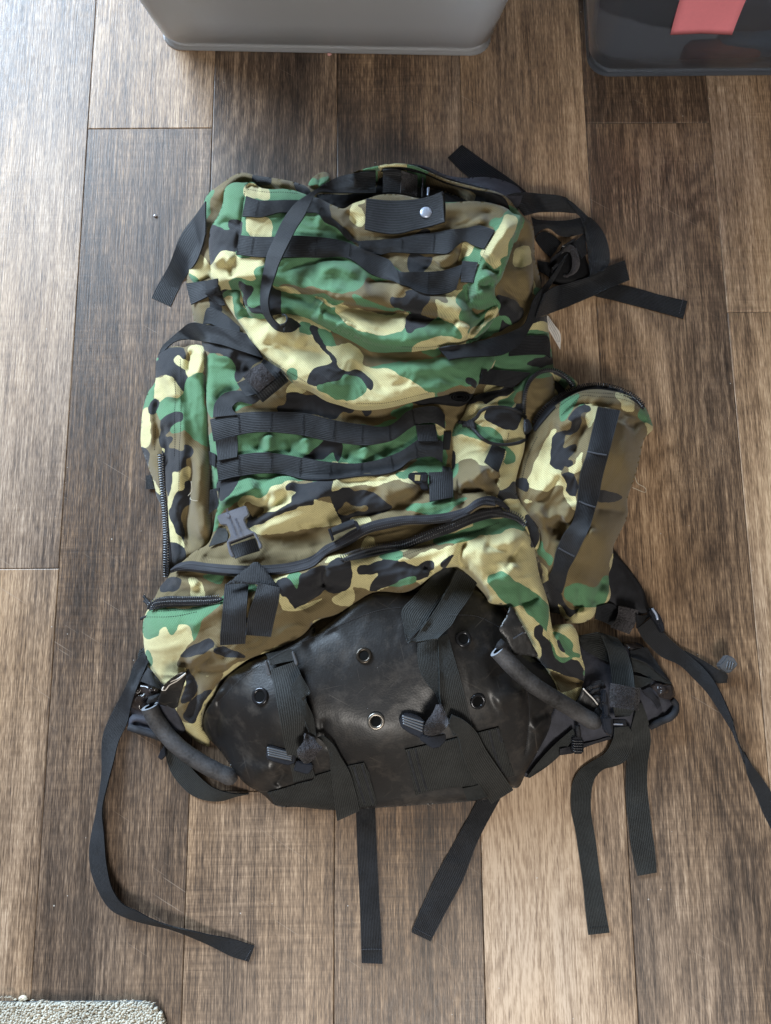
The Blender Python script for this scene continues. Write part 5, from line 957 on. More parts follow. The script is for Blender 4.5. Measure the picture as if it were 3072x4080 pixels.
# lid strap coming over the collar and curling on the pocket
ribbon('keeper_webbing', 'B 262,155 340,147 415,160', 'B 260,350 330,345 410,352', pack, 'web', lift=.010)
fuzzy('fuzzy_keeper', 'B 418,165 480,185 550,205', 'B 410,350 470,365 545,378', .006, .002)
plate('bar', 'B 585,215 600,218 595,385 580,380', pack, 'plastic', .085, .004); plate('bar', 'B 630,300 650,303 642,375 628,370', pack, 'steel', .088, .003)
ribbon('lid_strap', 'A 1660,172,4 1480,188,8 1330,225,14 1215,290,18 1100,360,18 1000,430,14 930,510,10 870,610,8 810,740,6 760,850,4 735,960,4 712,1080,4 700,1200,3 704,1300,3 730,1370,3 770,1430,3 830,1490,3 900,1512,2', 'A 1660,350,4 1480,350,8 1330,348,14 1165,355,20 1120,430,20 1060,550,18 1000,640,16 940,760,16 890,860,16 850,950,16 815,1060,16 785,1150,18 768,1230,20 770,1300,20 790,1370,18 820,1415,16 870,1448,14 910,1432,12', pack, 'web', lift=.007, sm=18)
ribbon('strap_curl', 'A 900,1510,3 970,1505,6 1040,1452,4', 'A 905,1430,12 930,1385,20 1010,1418,6', pack, 'web', lift=.006, follow=True)
tube('strap_curl_edge', 'A 870,1448,14 912,1432,16 925,1390,19 905,1362,20 885,1362,19', .0011, pack, 'web', 6, .008)

# straps at the right shoulder, on the floor behind
ribbon('strap', 'S 1785,627 1850,690 1925,745 1990,790', 'S 1840,576 1940,648 2050,725 2110,775', pack, 'web', lift=.002, follow=False)
ribbon('strap', 'Q 245,20 330,60 440,70 640,80 850,70 1080,20', 'Q 300,340 400,240 520,210 700,330 820,350 1120,290', pack, 'web', lift=.012, follow=False, crown=.003)
ribbon('strap', 'Q 340,310 420,260 560,300 740,440', 'Q 300,390 360,480 450,590 560,690', pack, 'web', lift=.006, follow=False)
ribbon('strap', 'Q 560,780 460,760 340,740', 'Q 560,1030 470,970 370,910', pack, 'web', lift=.004, follow=False)
ribbon('strap', 'Q 240,780 300,830 370,930 410,1060', 'Q 240,1060 300,1110 360,1170 410,1200', pack, 'web', lift=.012, follow=False)
ribbon('strap', 'Q 920,450 1020,370 1125,270', 'Q 1080,710 1110,670 1160,630', pack, 'web', lift=.008, follow=False)
ribbon('strap', 'Q 1080,740 1150,790 1200,830 1300,950', 'Q 1000,1060 1100,1030 1180,1010 1280,1100', pack, 'web', lift=.005, follow=False)
ribbon('strap', 'L 800,985 900,920 960,908 1100,930 1300,985 1540,1040', 'L 700,960 790,1000 900,1025 1000,1050 1250,1115 1505,1185', pack, 'web', lift=.002, follow=False)
stitches('stitch_row', 'L 1505,1020 1470,1150', pack, 'stitch', 8, 4, lift=.0005)
plate('buckle_bar', 'Q 740,500 940,375 985,380 800,515', pack, 'plastic', .022, .012); plate('buckle_bar', 'Q 560,700 740,570 760,590 580,750 550,770', pack, 'plastic', .020, .012)
plate('buckle_bar', 'Q 570,860 660,780 700,800 600,900', pack, 'plastic', .022, .010); plate('buckle_bar', 'Q 620,915 700,850 715,870 640,930', pack, 'plastic', .020, .010)
fuzzy('fuzzy_keeper', 'Q 700,610,2 760,530,8 870,470,12 960,520,14 1030,680,14 1045,780,12 1000,920,8 870,1000,4 770,985,2', 'Q 730,640,2 790,600,6 860,600,10 900,660,12 915,760,12 910,850,10 880,930,6 830,970,3 775,985,2', .012, .002, follow=False)
panel('strap_gap_shade', 'Q 540,1010 560,900 560,780 640,640 760,540 900,460 1000,480 1120,600 1150,720 1220,900 1240,1010 1100,1080 900,1100 700,1110 580,1080', [('Q 600,1000', .010), ('Q 850,800', .012), ('Q 900,1050', .012), ('Q 1150,800', .006), ('Q 900,480', .006)], pack, MAT['lining'], e=.004, ew=16, skirt=.01, wrinkle=(.001, 40), seed=5)  # black sheet added under the tangled straps, stands in for their shade
ribbon('strap', 'L 45,158,6 110,143,12 180,138,14 330,150,18 470,165,22 570,210,26 650,278,32 720,345,36 790,405,34 850,490,30 885,590,24 896,690,18 880,755,16', 'L 185,330,6 240,315,8 300,300,10 420,300,10 560,310,10 650,328,8 672,380,8 692,500,8 705,580,8 715,660,8 722,740,10 732,832,12', pack, 'web', lift=.004, sm=10)
ribbon('sternum_strap', 'D 930,600 1100,570 1250,545 1400,505 1560,450 L 180,1238,6 230,1130,10 262,1030,14 330,935,18 400,850,22 480,740,26 540,645,28', 'D 1020,690 1150,672 1300,665 1480,645 1600,570 L 250,1240,4 310,1140,6 345,1040,10 380,955,14 430,875,18 495,760,22 546,650,28', pack, 'web', lift=.014, sm=12, follow=True)
ribbon('strap', 'L 345,985 420,930 560,890 730,838 880,755,2 1020,700,3', 'L 285,1180 380,1150 480,1112 650,1040 780,985,1 900,930,2 1060,862,3', pack, 'web', lift=.005, sm=10)
# sewn-in cloth label
lab = ribbon('care_label', 'L 350,1150 380,1260 430,1350 482,1440', 'L 385,1165 430,1230 481,1300 485,1440', pack, 'label', lift=.012, th=.0004, follow=False)
for i in range(5):
    f0 = .12+i*.17; u_, v_, z_ = ob_info[lab.name]; k = u_.shape[1]; r_ = lambda m, a, fr: m[int(fr*(len(m)-1)), 0]*(1-a)+m[int(fr*(len(m)-1)), -1]*a
    if i < 3: stitches('print_line', 'S '+' '.join('%.1f,%.1f,12.6' % (r_(u_, .25+.25*i, q), r_(v_, .25+.25*i, q)) for q in (.12, .4, .65, .82)), lab, 'ink', 4.2, 2.9, .0009, .0004)

# right pouch strap and zipper
ps = ribbon('pouch_strap', 'G 1005,460 960,640 910,850 860,1020 845,1150 835,1240 800,1400 720,1520 H 660,200 630,350 595,430 650,520', 'G 1190,490 1150,640 1090,870 1040,1060 1010,1220 985,1300 940,1450 870,1600 H 820,250 760,360 730,480 705,550', pack, 'web', lift=.003, sm=8)
for s in ('G 915,830 1000,850 1080,862', 'G 850,1245 920,1275 985,1295', 'H 680,175 750,215 812,245'): stitches('bar_tack', s, ps, 'stitch', 4.6, 2.6, .0012, .0008, 3)
ribbon('zipper_tape', 'G 460,640 520,540 620,430 740,345 850,300 960,280 1100,292 1250,345 1340,400 1395,455', 'G 480,660 560,560 650,465 760,380 860,330 960,312 1100,322 1250,375 1330,425 1385,478', pack, 'tape', lift=.004, put=True)
teeth('zipper_teeth', 'G 470,600 510,535 610,430 730,345 840,300 960,278 1100,288 1240,338 1330,395 1390,460', pack, .0066, .0030, .004, rows=1, tl=.0017)
ribbon('zipper_tape', 'G 385,600 385,480 395,340 430,240 510,165 600,145 690,165 770,230 815,290', 'G 402,600 402,480 412,350 450,260 520,195 600,175 680,195 750,250 790,300', pack, 'tape', lift=.004)
teeth('zipper_teeth', 'G 394,590 392,480 403,345 440,245 515,175 600,152 690,172 765,232 808,285', pack, .0052, .0030, .004, rows=1, tl=.0017)
stitches('stitch_row', 'G 700,530 790,440 870,370 1000,375 1150,385 1280,420 1400,500', pack, 'stitchd', 9, 6, .0008); stitches('stitch_row', 'G 640,490 760,400 860,345 1000,345 1150,355 1270,390 1390,470', pack, 'stitchd', 9, 6, .0008)
stitches('stitch_row', 'G 500,710 440,830 400,950 370,1080', pack, 'stitchd', 9, 6, .0008); stitches('stitch_row', 'G 265,680 235,830 215,950', pack, 'stitchd', 9, 6, .0008)
sl = plate('zipper_slider', 'G 395,560 430,555 455,600 465,640 440,670 400,690 385,640', pack, 'metaldark', .100, .005, .0012)
plate('pull_ring', 'G 395,595 412,580 430,590 432,640 415,670 396,672', sl, 'plastic', .108, .004, .001)
tube('pull_cord', 'G -60,590,0 0,545,3 30,500,6 90,470,6 180,462,5 280,475,5 360,510,5 405,550,6', .0021, pack, 'cord', 8, .003)
tube('pull_cord', 'G -60,620,0 -10,665,3 30,710,5 100,755,5 200,775,4 300,768,3 380,745,3 425,700,4 430,650,5', .0021, pack, 'cord', 8, .003)
for s in ('G -60,575 -40,640', 'G -42,572 -22,645', 'G -78,585 -58,630'): tube('cord_knot', s, .0030, pack, 'cord', 8, .004)
tube('cord_end', 'G -150,585 -110,590 -70,597', .0023, pack, 'cord', 8, .003); tube('cord_end', 'G -120,610 -70,612', .0023, pack, 'cord', 8, .003)
ribbon('webbing_tab', 'G 130,770 95,840 60,915', 'G 240,810 220,890 180,1000', pack, 'web', lift=.003)
# left pouch zipper
ribbon('zipper_tape', 'E 278,120 285,250 290,400 300,550 310,700 310,850 308,1000 330,1150', 'E 310,120 315,250 325,400 345,550 355,700 365,850 372,1000 350,1140', pack, 'tape', lift=.003)
teeth('zipper_teeth', 'E 292,120 298,250 308,400 322,550 332,700 338,850 338,1000 338,1145', pack, .0085, .0031, .003, rows=1, tl=.0018)
stitches('stitch_row', 'C 405,840 415,1000 405,1150 410,1400 E 405,150', pack, 'stitchd', 9, 6, .0008); stitches('stitch_row', 'C 455,690 460,1000 455,1300 E 445,100 445,280 440,460', pack, 'stitchd', 9, 6, .0008); stitches('stitch_row', 'C 250,1250 240,1450 E 240,100', pack, 'stitchd', 9, 6, .0008)

# storm flap binding and main zipper
bd = ribbon('binding', 'E 372,1080 430,1035 490,1015 700,1030 900,1045 1150,1045 1400,1015 1560,960 F 200,880 300,835 400,765 480,725 560,690 700,655 850,635 1050,628 1250,600 1370,560 1450,500 1540,475 1620,500 G 60,1205 130,1200 200,1230 275,1300', 'E 372,1110 430,1095 490,1095 700,1120 900,1138 1150,1132 1400,1100 1560,1050 F 200,965 300,920 430,860 500,810 580,775 720,740 860,712 1050,705 1250,680 1380,630 1460,570 1540,545 1620,560 G 60,1265 130,1262 200,1290 272,1325', pack, 'bind', lift=.003, sm=4)
for a, b in ((.28, 0), (.74, 0)):
    u_, v_, z_ = ob_info[bd.name]; n = len(u_); idx = list(range(2, n-2, 6))
    cc = a*(u_.shape[1]-1); c0 = int(cc); fr = cc-c0
    stitches('stitch_row', 'S '+' '.join('%.1f,%.1f' % (u_[i, c0]*(1-fr)+u_[i, c0+1]*fr, v_[i, c0]*(1-fr)+v_[i, c0+1]*fr) for i in idx), bd, 'stitch', 8, 5, .0008, .0006)
ribbon('zipper_tape', 'F 320,1000 480,925 650,885 850,850 1050,760 1250,680 1450,600 1560,570 1666,565 G 120,1305 250,1330 350,1370 410,1435', 'F 380,1010 500,985 680,945 860,905 1060,840 1260,770 1450,690 1600,650 1666,645 G 120,1365 240,1380 330,1400 395,1440', pack, 'tape', lift=.004)
teeth('zipper_teeth', 'F 330,1000 480,945 650,900 850,868 1050,785 1250,705 1450,630 1570,600 1666,590 G 120,1330 240,1345 340,1380 405,1435', pack, .0098, .0027, .005, rows=2)
ribbon('zipper_tape', 'E 215,1350 300,1310 500,1305 700,1310 800,1312', 'E 195,1420 280,1400 500,1385 700,1365 800,1330', pack, 'tape', lift=.004)
teeth('zipper_teeth', 'E 205,1400 240,1360 320,1345 500,1340 700,1335 790,1325', pack, .0105, .0027, .005, rows=2)
for s in ('E 150,1300 180,1340 215,1385', 'E 155,1340 185,1365 205,1395', 'E 130,1490 180,1470', 'E 190,1410 200,1380 225,1360'): tube('zipper_pull', s+' ', .0019, pack, 'cord', 7, .003)
stitches('stitch_row', 'E 215,1430 400,1420 620,1392', pack, 'stitchd', 9, 6, .0008); stitches('stitch_row', 'E 180,1475 400,1470 600,1430', pack, 'stitchd', 9, 6, .0008)
stitches('stitch_row', 'F 790,985 1100,880 1450,770 1650,690', pack, 'stitchd', 9, 6, .0008)

# side release buckle body on the storm flap, grey
P_ = lambda x, y: (850+x*240/1666, 1980+y*240/1666)
def pb(s): return 'S '+' '.join('%.1f,%.1f' % P_(*[float(q) for q in t.split(',')]) for t in s.split())
bk = plate('buckle', pb('92,530 200,470 880,230 915,260 985,480 960,515 870,570 850,640 940,860 1000,920 1130,960 1180,1010 1340,1330 1330,1400 1270,1440 1210,1200 1100,1010 440,1260 480,1420 580,1650 500,1670 430,1560 365,1290 380,1200 470,1110 480,1060 390,800 350,770 210,760 170,730'), pack, 'greyplastic', .128, .0075, .0009, tilt=(.10, .14), seg=2)
plate('buckle_bar', pb('440,1255 1100,1010 1120,1060 460,1310'), bk, 'plastic', .125, .003, .0004, tilt=(.10, .14))
cap2 = lambda nm, x, y, r: plate(nm, pb(' '.join('%.0f,%.0f' % (x+r*math.cos(a), y+r*math.sin(a)) for a in np.linspace(0, 2*math.pi, 13)[:-1])), bk, 'greyplastic', .1302, .0012, .0003, tilt=(.10, .14))
cap2('stud', 400, 520, 58); cap2('stud', 655, 415, 58); cap2('stud', 780, 530, 45)
ribbon('buckle_webbing', pb('485,1350 520,1480 590,1700').replace(' ', ' '), pb('1160,1130 1240,1350 1290,1480'), bk, 'web', lift=.010, crown=.004, sm=6)
def letters(txt, x, y, ang, size, parent, z):
    c = bpy.data.curves.new('lettering', 'FONT'); c.body = txt; c.size = size; c.extrude = .00012; t = bpy.data.objects.new('lettering_tmp', c); C.objects.link(t)
    dg = bpy.context.evaluated_depsgraph_get(); me = bpy.data.meshes.new_from_object(t.evaluated_get(dg)); bpy.data.objects.remove(t)
    u, v = P_(x, y); loc = unproj(u, v, z); rot = Matrix.Translation(loc) @ Matrix.Rotation(.10*0, 4, 'Y') @ Matrix.Rotation(math.radians(ang), 4, 'Z'); me.transform(rot); me.name = 'lettering'
    return link_mesh('lettering', me, MAT['greyplastic_dark'], parent, False)
for txt, x, y, sz in (('NATIONAL MOLDING', 660, 1120, .0048), ('50C', 800, 1060, .0042), ('DUALITE', 740, 880, .0046)):
    letters(txt, x, y, 180-70, sz*.72, bk, .1297 if y > 900 else .1300)
# small elastic keeper, and the buckle at the upper right
k1 = ribbon('keeper_webbing', 'F 250,735 330,700 430,660', 'F 265,800 360,760 470,720', pack, 'web', lift=.012, crown=.004)
plate('keeper_bar', 'F 220,745 245,735 275,830 255,845', k1, 'plastic', .128, .006); plate('keeper_bar', 'F 430,670 465,680 495,745 470,760', k1, 'plastic', .133, .006)
b2 = plate('buckle', 'F 890,282 920,275 1040,270 1058,285 1050,345 1060,420 1010,418 985,400 990,372 900,362 886,350', pack, 'plastic', .116, .008, .0012, seg=2)
plate('buckle_slot', 'F 945,295 990,297 985,345 942,343', b2, 'sandslot', .1166, .0015, .0002); plate('buckle_bar', 'F 1000,290 1050,292 1045,350 995,348', b2, 'plastic', .121, .006, .001)
ribbon('buckle_webbing', 'F 1055,275,6 1062,380,4 1065,515,0', 'F 1255,265,6 1262,380,4 1260,480,0', b2, 'web', lift=.008, crown=.003)

# folded webbing handle on the left of the compartment
ribbon('webbing_handle', 'E 825,1200,4 815,1300,5 800,1480,5 785,1640,3 J 888,150,0', 'E 1018,1195,4 1012,1300,5 1002,1450,5 1000,1620,3 J 1098,135,0', pack, 'web', lift=.006)
ribbon('webbing_handle', 'E 1100,1190,6 1070,1300,6 1020,1450,5 1000,1625,3', 'E 1280,1230,6 1275,1320,6 1240,1480,5 1205,1640,3', pack, 'web', lift=.007)
tri = panel('webbing_fold', 'E 828,1208 900,1150 1000,1070 1060,1020 1100,1018 1150,1070 1220,1160 1283,1245 1200,1225 1100,1205 1015,1200 920,1190', [('E 1060,1025', .121), ('E 830,1205', .119), ('E 1280,1240', .126), ('E 1050,1180', .125)], pack, MAT['web'], e=.001, ew=10, skirt=.004, wrinkle=(.0008, 50), smooth_outline=False, uvdir=8)
# crossing straps on the base
ribbon('base_strap', 'K 965,130 968,280 1000,400 1060,490 1120,560 1150,640 1158,720', 'K 1140,95 1140,300 1146,420 1152,500 1158,570 1164,640 1168,720', pack, 'weby', lift=.004)
ribbon('base_strap', 'K 1138,90 1148,400 1156,600 1200,760 1260,900', 'K 1215,50 1262,220 1322,430 1372,620 1430,860', pack, 'weby', lift=.006)
ribbon('cross_strap', 'F 1215,1050 1130,1100 1040,1190 930,1310 832,1425 845,1520 865,1620 K 880,100', 'F 1305,1085 1250,1190 1180,1290 1090,1420 1010,1545 950,1610 900,1666 K 892,140', pack, 'weby', lift=.010, sm=14)
ribbon('cross_strap', 'F 1300,1080 1200,1270 1100,1430 1010,1560 940,1650 K 885,130', 'F 1475,1165 1400,1310 1300,1450 1230,1560 K 1205,20 1135,90', pack, 'weby', lift=.013, sm=14)
# sewn webbing patches
w1 = panel('webbing_patch', 'K 862,1015 1000,985 1200,940 1440,880 1640,828 1666,890 M 0,900 60,1090 105,1228 30,1250 K 1640,1262 1470,1310 1250,1330 1050,1360 952,1395 905,1200', None, pack, MAT['weby'], e=.0008, ew=6, lift=.0035, skirt=.003, wrinkle=(.0006, 60), smooth_outline=False, uvdir=15)
for s in ('K 890,1030 930,1190 985,1370', 'K 950,1015 990,1190 1045,1350', 'K 1560,860 1610,1050 1666,1200', 'K 1630,845 1666,960'): stitches('stitch_row', s, w1, 'stitch', 4.6, 3, .0011, .0007, 4)
ribbon('strap', 'K 1340,1335 1420,1320 1500,1300', 'K 1380,1440 1450,1430 1560,1400', pack, 'weby', lift=.004)
w2 = panel('webbing_patch', 'J 1280,1370 1400,1340 1520,1300 1666,1265 K 100,1235 250,1190 385,1150 520,1122 560,1200 632,1475 490,1492 300,1512 0,1488 J 1500,1485 1345,1470', None, pack, MAT['weby'], e=.0008, ew=6, lift=.0035, skirt=.003, wrinkle=(.0006, 60), smooth_outline=False, uvdir=15)
for s in ('K 440,1160 480,1300 530,1470', 'K 505,1140 545,1280 600,1465'): stitches('stitch_row', s, w2, 'stitch', 4.6, 3, .0011, .0007, 4)
ribbon('base_strap', 'J 1268,220 1380,195 1475,175', 'J 1310,315 1420,290 1510,275', pack, 'weby', lift=.006)
ribbon('base_strap', 'J 1308,350 1340,520 1390,800 1430,1000 1480,1180 1500,1285', 'J 1515,280 1570,420 1600,560 1620,760 1600,900 1640,1120 1680,1240', pack, 'weby', lift=.006)
ribbon('base_strap', 'J 1470,500 1540,640 1600,790 1630,870', 'J 1555,380 1620,560 K 50,560 100,740 125,900', pack, 'weby', lift=.010)
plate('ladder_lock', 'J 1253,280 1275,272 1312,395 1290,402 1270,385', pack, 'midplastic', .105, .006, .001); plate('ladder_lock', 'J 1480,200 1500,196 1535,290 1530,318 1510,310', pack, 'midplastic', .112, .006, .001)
ribbon('tail_strap', 'K 130,910,6 190,960,6 225,1030,3 240,1150,2 265,1350,1 298,1608,0', 'K 190,900,6 260,965,6 330,1080,4 400,1200,2 445,1340,1 487,1522,0', pack, 'weby', lift=.006)
ribbon('tail_strap', 'K 1215,815,6 1290,890,5 1340,1060,4 1400,1200,2 1480,1320,1 1580,1465,0', 'K 1250,725,6 1340,765,5 1440,850,4 1530,1010,2 M 0,1210,1 95,1350,0', pack, 'weby', lift=.006)

# male buckles with fuzzy keepers on the base
def male(prefix, body, step, ribs, zb, tilt):
    b = plate('buckle', body, pack, 'plastic', zb, .010, .0012, tilt=tilt, seg=2)
    plate('buckle_frame', step, b, 'plastic', zb+.002, .012, .0012, tilt=tilt, seg=2)
    for s in ribs: tube('rib', s, .0012, b, 'midplastic', 6, 0, False)  # highlights painted in: ribs lighter than the black buckle they belong to
    return b
zb1 = float(zmap(*pts('J 1400,1060')[0][:2]))+.012
male('l', 'W 45,860 70,700 180,670 400,740 640,800 720,840 700,1060 560,1120 430,1090 200,1030 60,960', 'W 650,1230 730,1000 900,1060 1090,1080 1095,1190 1000,1310 930,1310', ['W %d,%d,%d %d,%d,%d' % (80+6*k, 720+52*k, 1000*zb1+.4, 640-4*k, 850+46*k, 1000*zb1+.4) for k in range(4)], zb1, (0, 0))
fuzzy('fuzzy_keeper', 'W 940,400,0 860,620,4 750,760,8 740,860,8 800,960,6 900,1070,2', 'W 1120,500,0 1200,620,6 1320,740,10 1200,830,10 1130,960,8 1000,1060,3', .014, .004)
zb2 = float(zmap(*pts('K 930,820')[0][:2]))+.012
male('r', 'K 812,775 850,715 900,712 980,740 1035,790 1020,900 985,920 900,880 830,830', 'K 978,930 1000,885 1050,905 1150,890 1200,880 1205,940 1150,1000 1090,1008', ['K %d,%d,%d %d,%d,%d' % (838+2*k, 735+20*k, 1000*zb2+.4, 1020-4*k, 790+24*k, 1000*zb2+.4) for k in range(4)], zb2, (0, 0))
fuzzy('fuzzy_keeper', 'K 1120,640,0 1090,710,5 1030,800,8 1022,880,6 1070,925,3', 'K 1165,640,0 1200,720,6 1220,800,10 1180,860,8 1110,910,4', .014, .004)

# grommets
def grommet(at, r, mat, nx=0, ny=0):
    p = pts(at)[0]; z = float(zmap(p[0], p[1])); h = 24
    dx = (zmap(p[0]+h, p[1])-zmap(p[0]-h, p[1]))/(2*h*.30e-3); dy = -(zmap(p[0], p[1]+h)-zmap(p[0], p[1]-h))/(2*h*.30e-3)
    nrm = Vector((-dx*.8, -dy*.8, 1)).normalized(); q = Vector((0, 0, 1)).rotation_difference(nrm); c = Vector(unproj(p[0], p[1], z+.0006))
    prof = [(1.0, 0), (1.0, .0010), (.90, .0020), (.74, .0022), (.60, .0014), (.54, -.0005), (.52, -.004)]; n = 30; bm = bmesh.new(); rows = []
    for rr, hh in prof: rows.append([bm.verts.new(c+q @ Vector((r*rr*math.cos(k*2*math.pi/n), r*rr*math.sin(k*2*math.pi/n), hh))) for k in range(n)])
    for a, b in zip(rows, rows[1:]):
        for k in range(n): bm.faces.new((a[k], a[(k+1) % n], b[(k+1) % n], b[k]))
    g = bm_obj('grommet', bm, MAT[mat], pack, True)
    bm = bmesh.new(); bm.faces.new([bm.verts.new(c+q @ Vector((r*.56*math.cos(k*2*math.pi/n), r*.56*math.sin(k*2*math.pi/n), .0009))) for k in range(n)])
    bm_obj('eyelet_hole', bm, MAT['hole'], g)
grommet('K 521,232', .0088, 'bronze'); grommet('K 621,778', .0096, 'metal'); grommet('K 1345,95', .0092, 'metaldark'); grommet('K 1465,612', .0090, 'metaldark'); grommet('J 1221,571', .0098, 'metaldark')

# rubber carrying tubes on webbing loops
def rubber_tube(path, r, end0, cap1=True):
    p = catmull(pts(path), 8, False); p = resample(p, 44); P = unproj(p[:, 0], p[:, 1], p[:, 2]); rr = np.full(44, r)*(1+.03*(2*vnoise(np.arange(44)*.3, np.zeros(44), 3)-1))
    if cap1: rr[-1] *= .55; rr[-2] *= .85; rr[-3] *= .96
    V, F = tube_np(P, rr, 20, False)
    if cap1: F.append([43*20+k for k in range(20)])
    t = mesh_np('rubber_tube', V, F, MAT['rubber'], pack, True)
    V2, F2 = tube_np(P[:6], r*.62, 20, False); outer = V[:20]; inner = V2[:20]
    V3 = np.vstack([outer, inner, inner+(P[1]-P[0])*.0]); F3 = [[k, (k+1) % 20, 20+(k+1) % 20, 20+k] for k in range(20)]
    mesh_np('tube_end', V3, F3, MAT['rubberend'], t, True); mesh_np('tube_bore', V2, F2, MAT['hole'], t, True); return t
rubber_tube('J 305,655,34 340,740,30 400,830,26 480,930,24 580,1020,22 680,1090,20 780,1150,18 880,1200,16 960,1235,14 1010,1275,11', .0098, True)
rubber_tube('H 172,1020,104 220,1075,102 300,1160,98 400,1255,92 520,1345,84 640,1420,72 760,1490,58 M 620,700,48 720,760,42 800,810,38', .0096, True)
def knot(path, w0, parent): 
    return ribbon('tube_webbing', path[0], path[1], parent, 'web', lift=.0, follow=False)
ribbon('tube_webbing', 'R 560,760,34 470,790,36 380,830,38 350,920,36', 'R 570,810,32 540,850,34 510,900,34 430,980,30', pack, 'web', lift=0, follow=False, crown=.003)
ribbon('tube_webbing', 'H 200,925,110 170,960,112 150,1000,108', 'H 268,985,108 235,1010,110 190,1030,106', pack, 'web', lift=0, follow=False, crown=.003)
panel('anchor_tab', 'R 600,690 700,560 1000,420 990,520 940,680 880,880 840,1000 820,1010 700,980 560,930 540,850 580,760', [('R 600,690', .062), ('R 1000,430', .07), ('R 840,1000', .036), ('R 560,900', .036), ('R 800,750', .05)], pack, MAT['vinyl'], e=.001, ew=6, skirt=.003, wrinkle=(.001, 40), seed=7)
tube('anchor_edge', 'R 605,700,63 640,640,66 760,560,69 860,520,71 1000,425,72', .0007, pack, 'label', 6, 0, False); tube('anchor_edge', 'R 605,705,62 650,710,60 720,630,65 860,550,69 1000,430,71', .0007, pack, 'label', 6, 0, False)
panel('anchor_tab', 'H 280,655 330,730 400,860 455,965 505,1075 400,1062 310,1056 260,960 225,905 188,850 210,800 250,730', [('H 280,660', .105), ('H 195,850', .108), ('H 310,1050', .094), ('H 500,1070', .086), ('H 400,860', .102)], pack, MAT['vinyl'], e=.001, ew=6, skirt=.003, wrinkle=(.001, 40), seed=8)
stitches('stitch_row', 'H 305,925 350,895 400,870', pack, 'stitch', 5, 3, .001, .001, 3)
panel('anchor_tab', 'V 515,185 600,280 700,370 760,450 720,540 690,640 600,600 410,470 440,380 480,280', [('V 515,190', .045), ('V 750,450', .036), ('V 690,630', .03), ('V 420,470', .04)], pack, MAT['vinyl'], e=.001, ew=6, skirt=.004, wrinkle=(.001, 40), seed=9)
tube('anchor_edge', 'V 515,180,47 600,270,44 690,360,41 755,445,38', .0008, pack, 'label', 6, 0, False)
ribbon('tube_webbing', 'V 750,470,34 720,540,36 690,610,34', 'V 840,560,32 800,640,34 790,680,32', pack, 'web', lift=0, follow=False)

# right hip belt hardware
ribbon('belt_strap', 'H 840,900 950,880 1010,870 1060,900', 'H 880,1010 960,1060 1040,1100 1090,1120', pack, 'weby', lift=.004)
ribbon('belt_strap', 'U 560,700 700,740 850,820 960,900 1100,1020 1245,1135', 'U 600,940 700,960 800,1010 900,1060 1030,1100 1180,1145', pack, 'weby', lift=.006)
ribbon('belt_strap', 'U 540,600 680,570 820,540 900,660 1000,800 1120,980', 'U 560,700 680,740 800,790 900,860 1000,960 1150,1080', pack, 'web', lift=.004)
ribbon('belt_strap', 'U 610,1000 760,1030 900,1070', 'U 620,1230 740,1200 930,1110', pack, 'weby', lift=.004)
panel('belt_plate', 'U 430,470 600,455 700,510 760,545 650,580 560,600 500,540', [('U 450,480', .014), ('U 700,520', .012), ('U 600,580', .018)], pack, MAT['brownplastic'], e=.004, ew=14, skirt=.01, wrinkle=None)
panel('belt_plate', 'U 840,1170 960,1110 1110,1150 1240,1150 1285,1260 1290,1340 1240,1400 1150,1420 1050,1380 960,1300', [('U 860,1170', .022), ('U 1250,1200', .018), ('U 1270,1350', .016), ('U 1100,1380', .022)], pack, MAT['brownplastic'], e=.006, ew=16, skirt=.015, wrinkle=None, folds=[(4, 10, 10, 'U 1010,1190 1100,1230 1150,1310'), (4, 10, 10, 'U 1000,1310 1060,1300 1080,1250')])
ribbon('belt_binding', 'U 760,1250 880,1200 960,1340 1030,1420 1060,1500', 'U 740,1240 800,1330 900,1400 960,1480 1000,1560', pack, 'bind', lift=.003)
tube('belt_piping', 'M 1225,825 1340,770 1400,745 1440,690 1440,640 1410,600', .0042, pack, 'pad', 10, .002)
tube('belt_piping', 'J 140,830 230,860 330,890 420,925', .0042, pack, 'pad', 10, .002)
ribbon('belt_strap', 'H 1010,870,2 1050,930,2 1080,1010,2 1105,1130,2 1125,1300,2 1130,1480,0 1150,1580,0', 'H 1170,920,2 1225,1000,2 1270,1100,2 1295,1200,2 1310,1330,2 1330,1480,0 1270,1570,0', pack, 'weby', lift=.012, sm=10)
ribbon('belt_strap', 'M 1130,640 1070,850 1040,1050 1030,1300 1035,1480 Y 1050,300 1062,400 1075,470 1090,532', 'M 1160,620 1210,760 1235,950 1212,1120 1206,1300 1225,1500 Y 1152,330 1165,420 1170,480 1173,517', pack, 'weby', lift=.003, sm=10)
ribbon('belt_strap', 'M 935,830,8 925,920,6 900,980,3 850,1050,1 740,1115 640,1190 590,1280 573,1400 580,1550 Y 820,330 835,430 856,580 866,690 877,787', 'M 1050,820,8 1085,880,8 1090,950,6 1070,1040,4 1010,1120,2 930,1155 850,1175 780,1240 748,1330 738,1450 Y 912,400 932,560 950,670 969,777', pack, 'weby', lift=.003, sm=10)
stitches('stitch_row', 'Y 885,755 925,752 962,748', pack, 'stitchd', 6, 4, .0009, .0005)
fuzzy('fuzzy_keeper', 'H 1108,1295 1100,1400 1105,1490', 'H 1355,1340 1352,1430 1340,1525', .020, .003)
bb = plate('buckle', 'V 845,400 850,230 885,190 915,240 935,330 950,640 1010,660 1020,900 980,985 885,900 840,650 880,640 860,450', pack, 'plastic', .052, .012, .0015, seg=2)
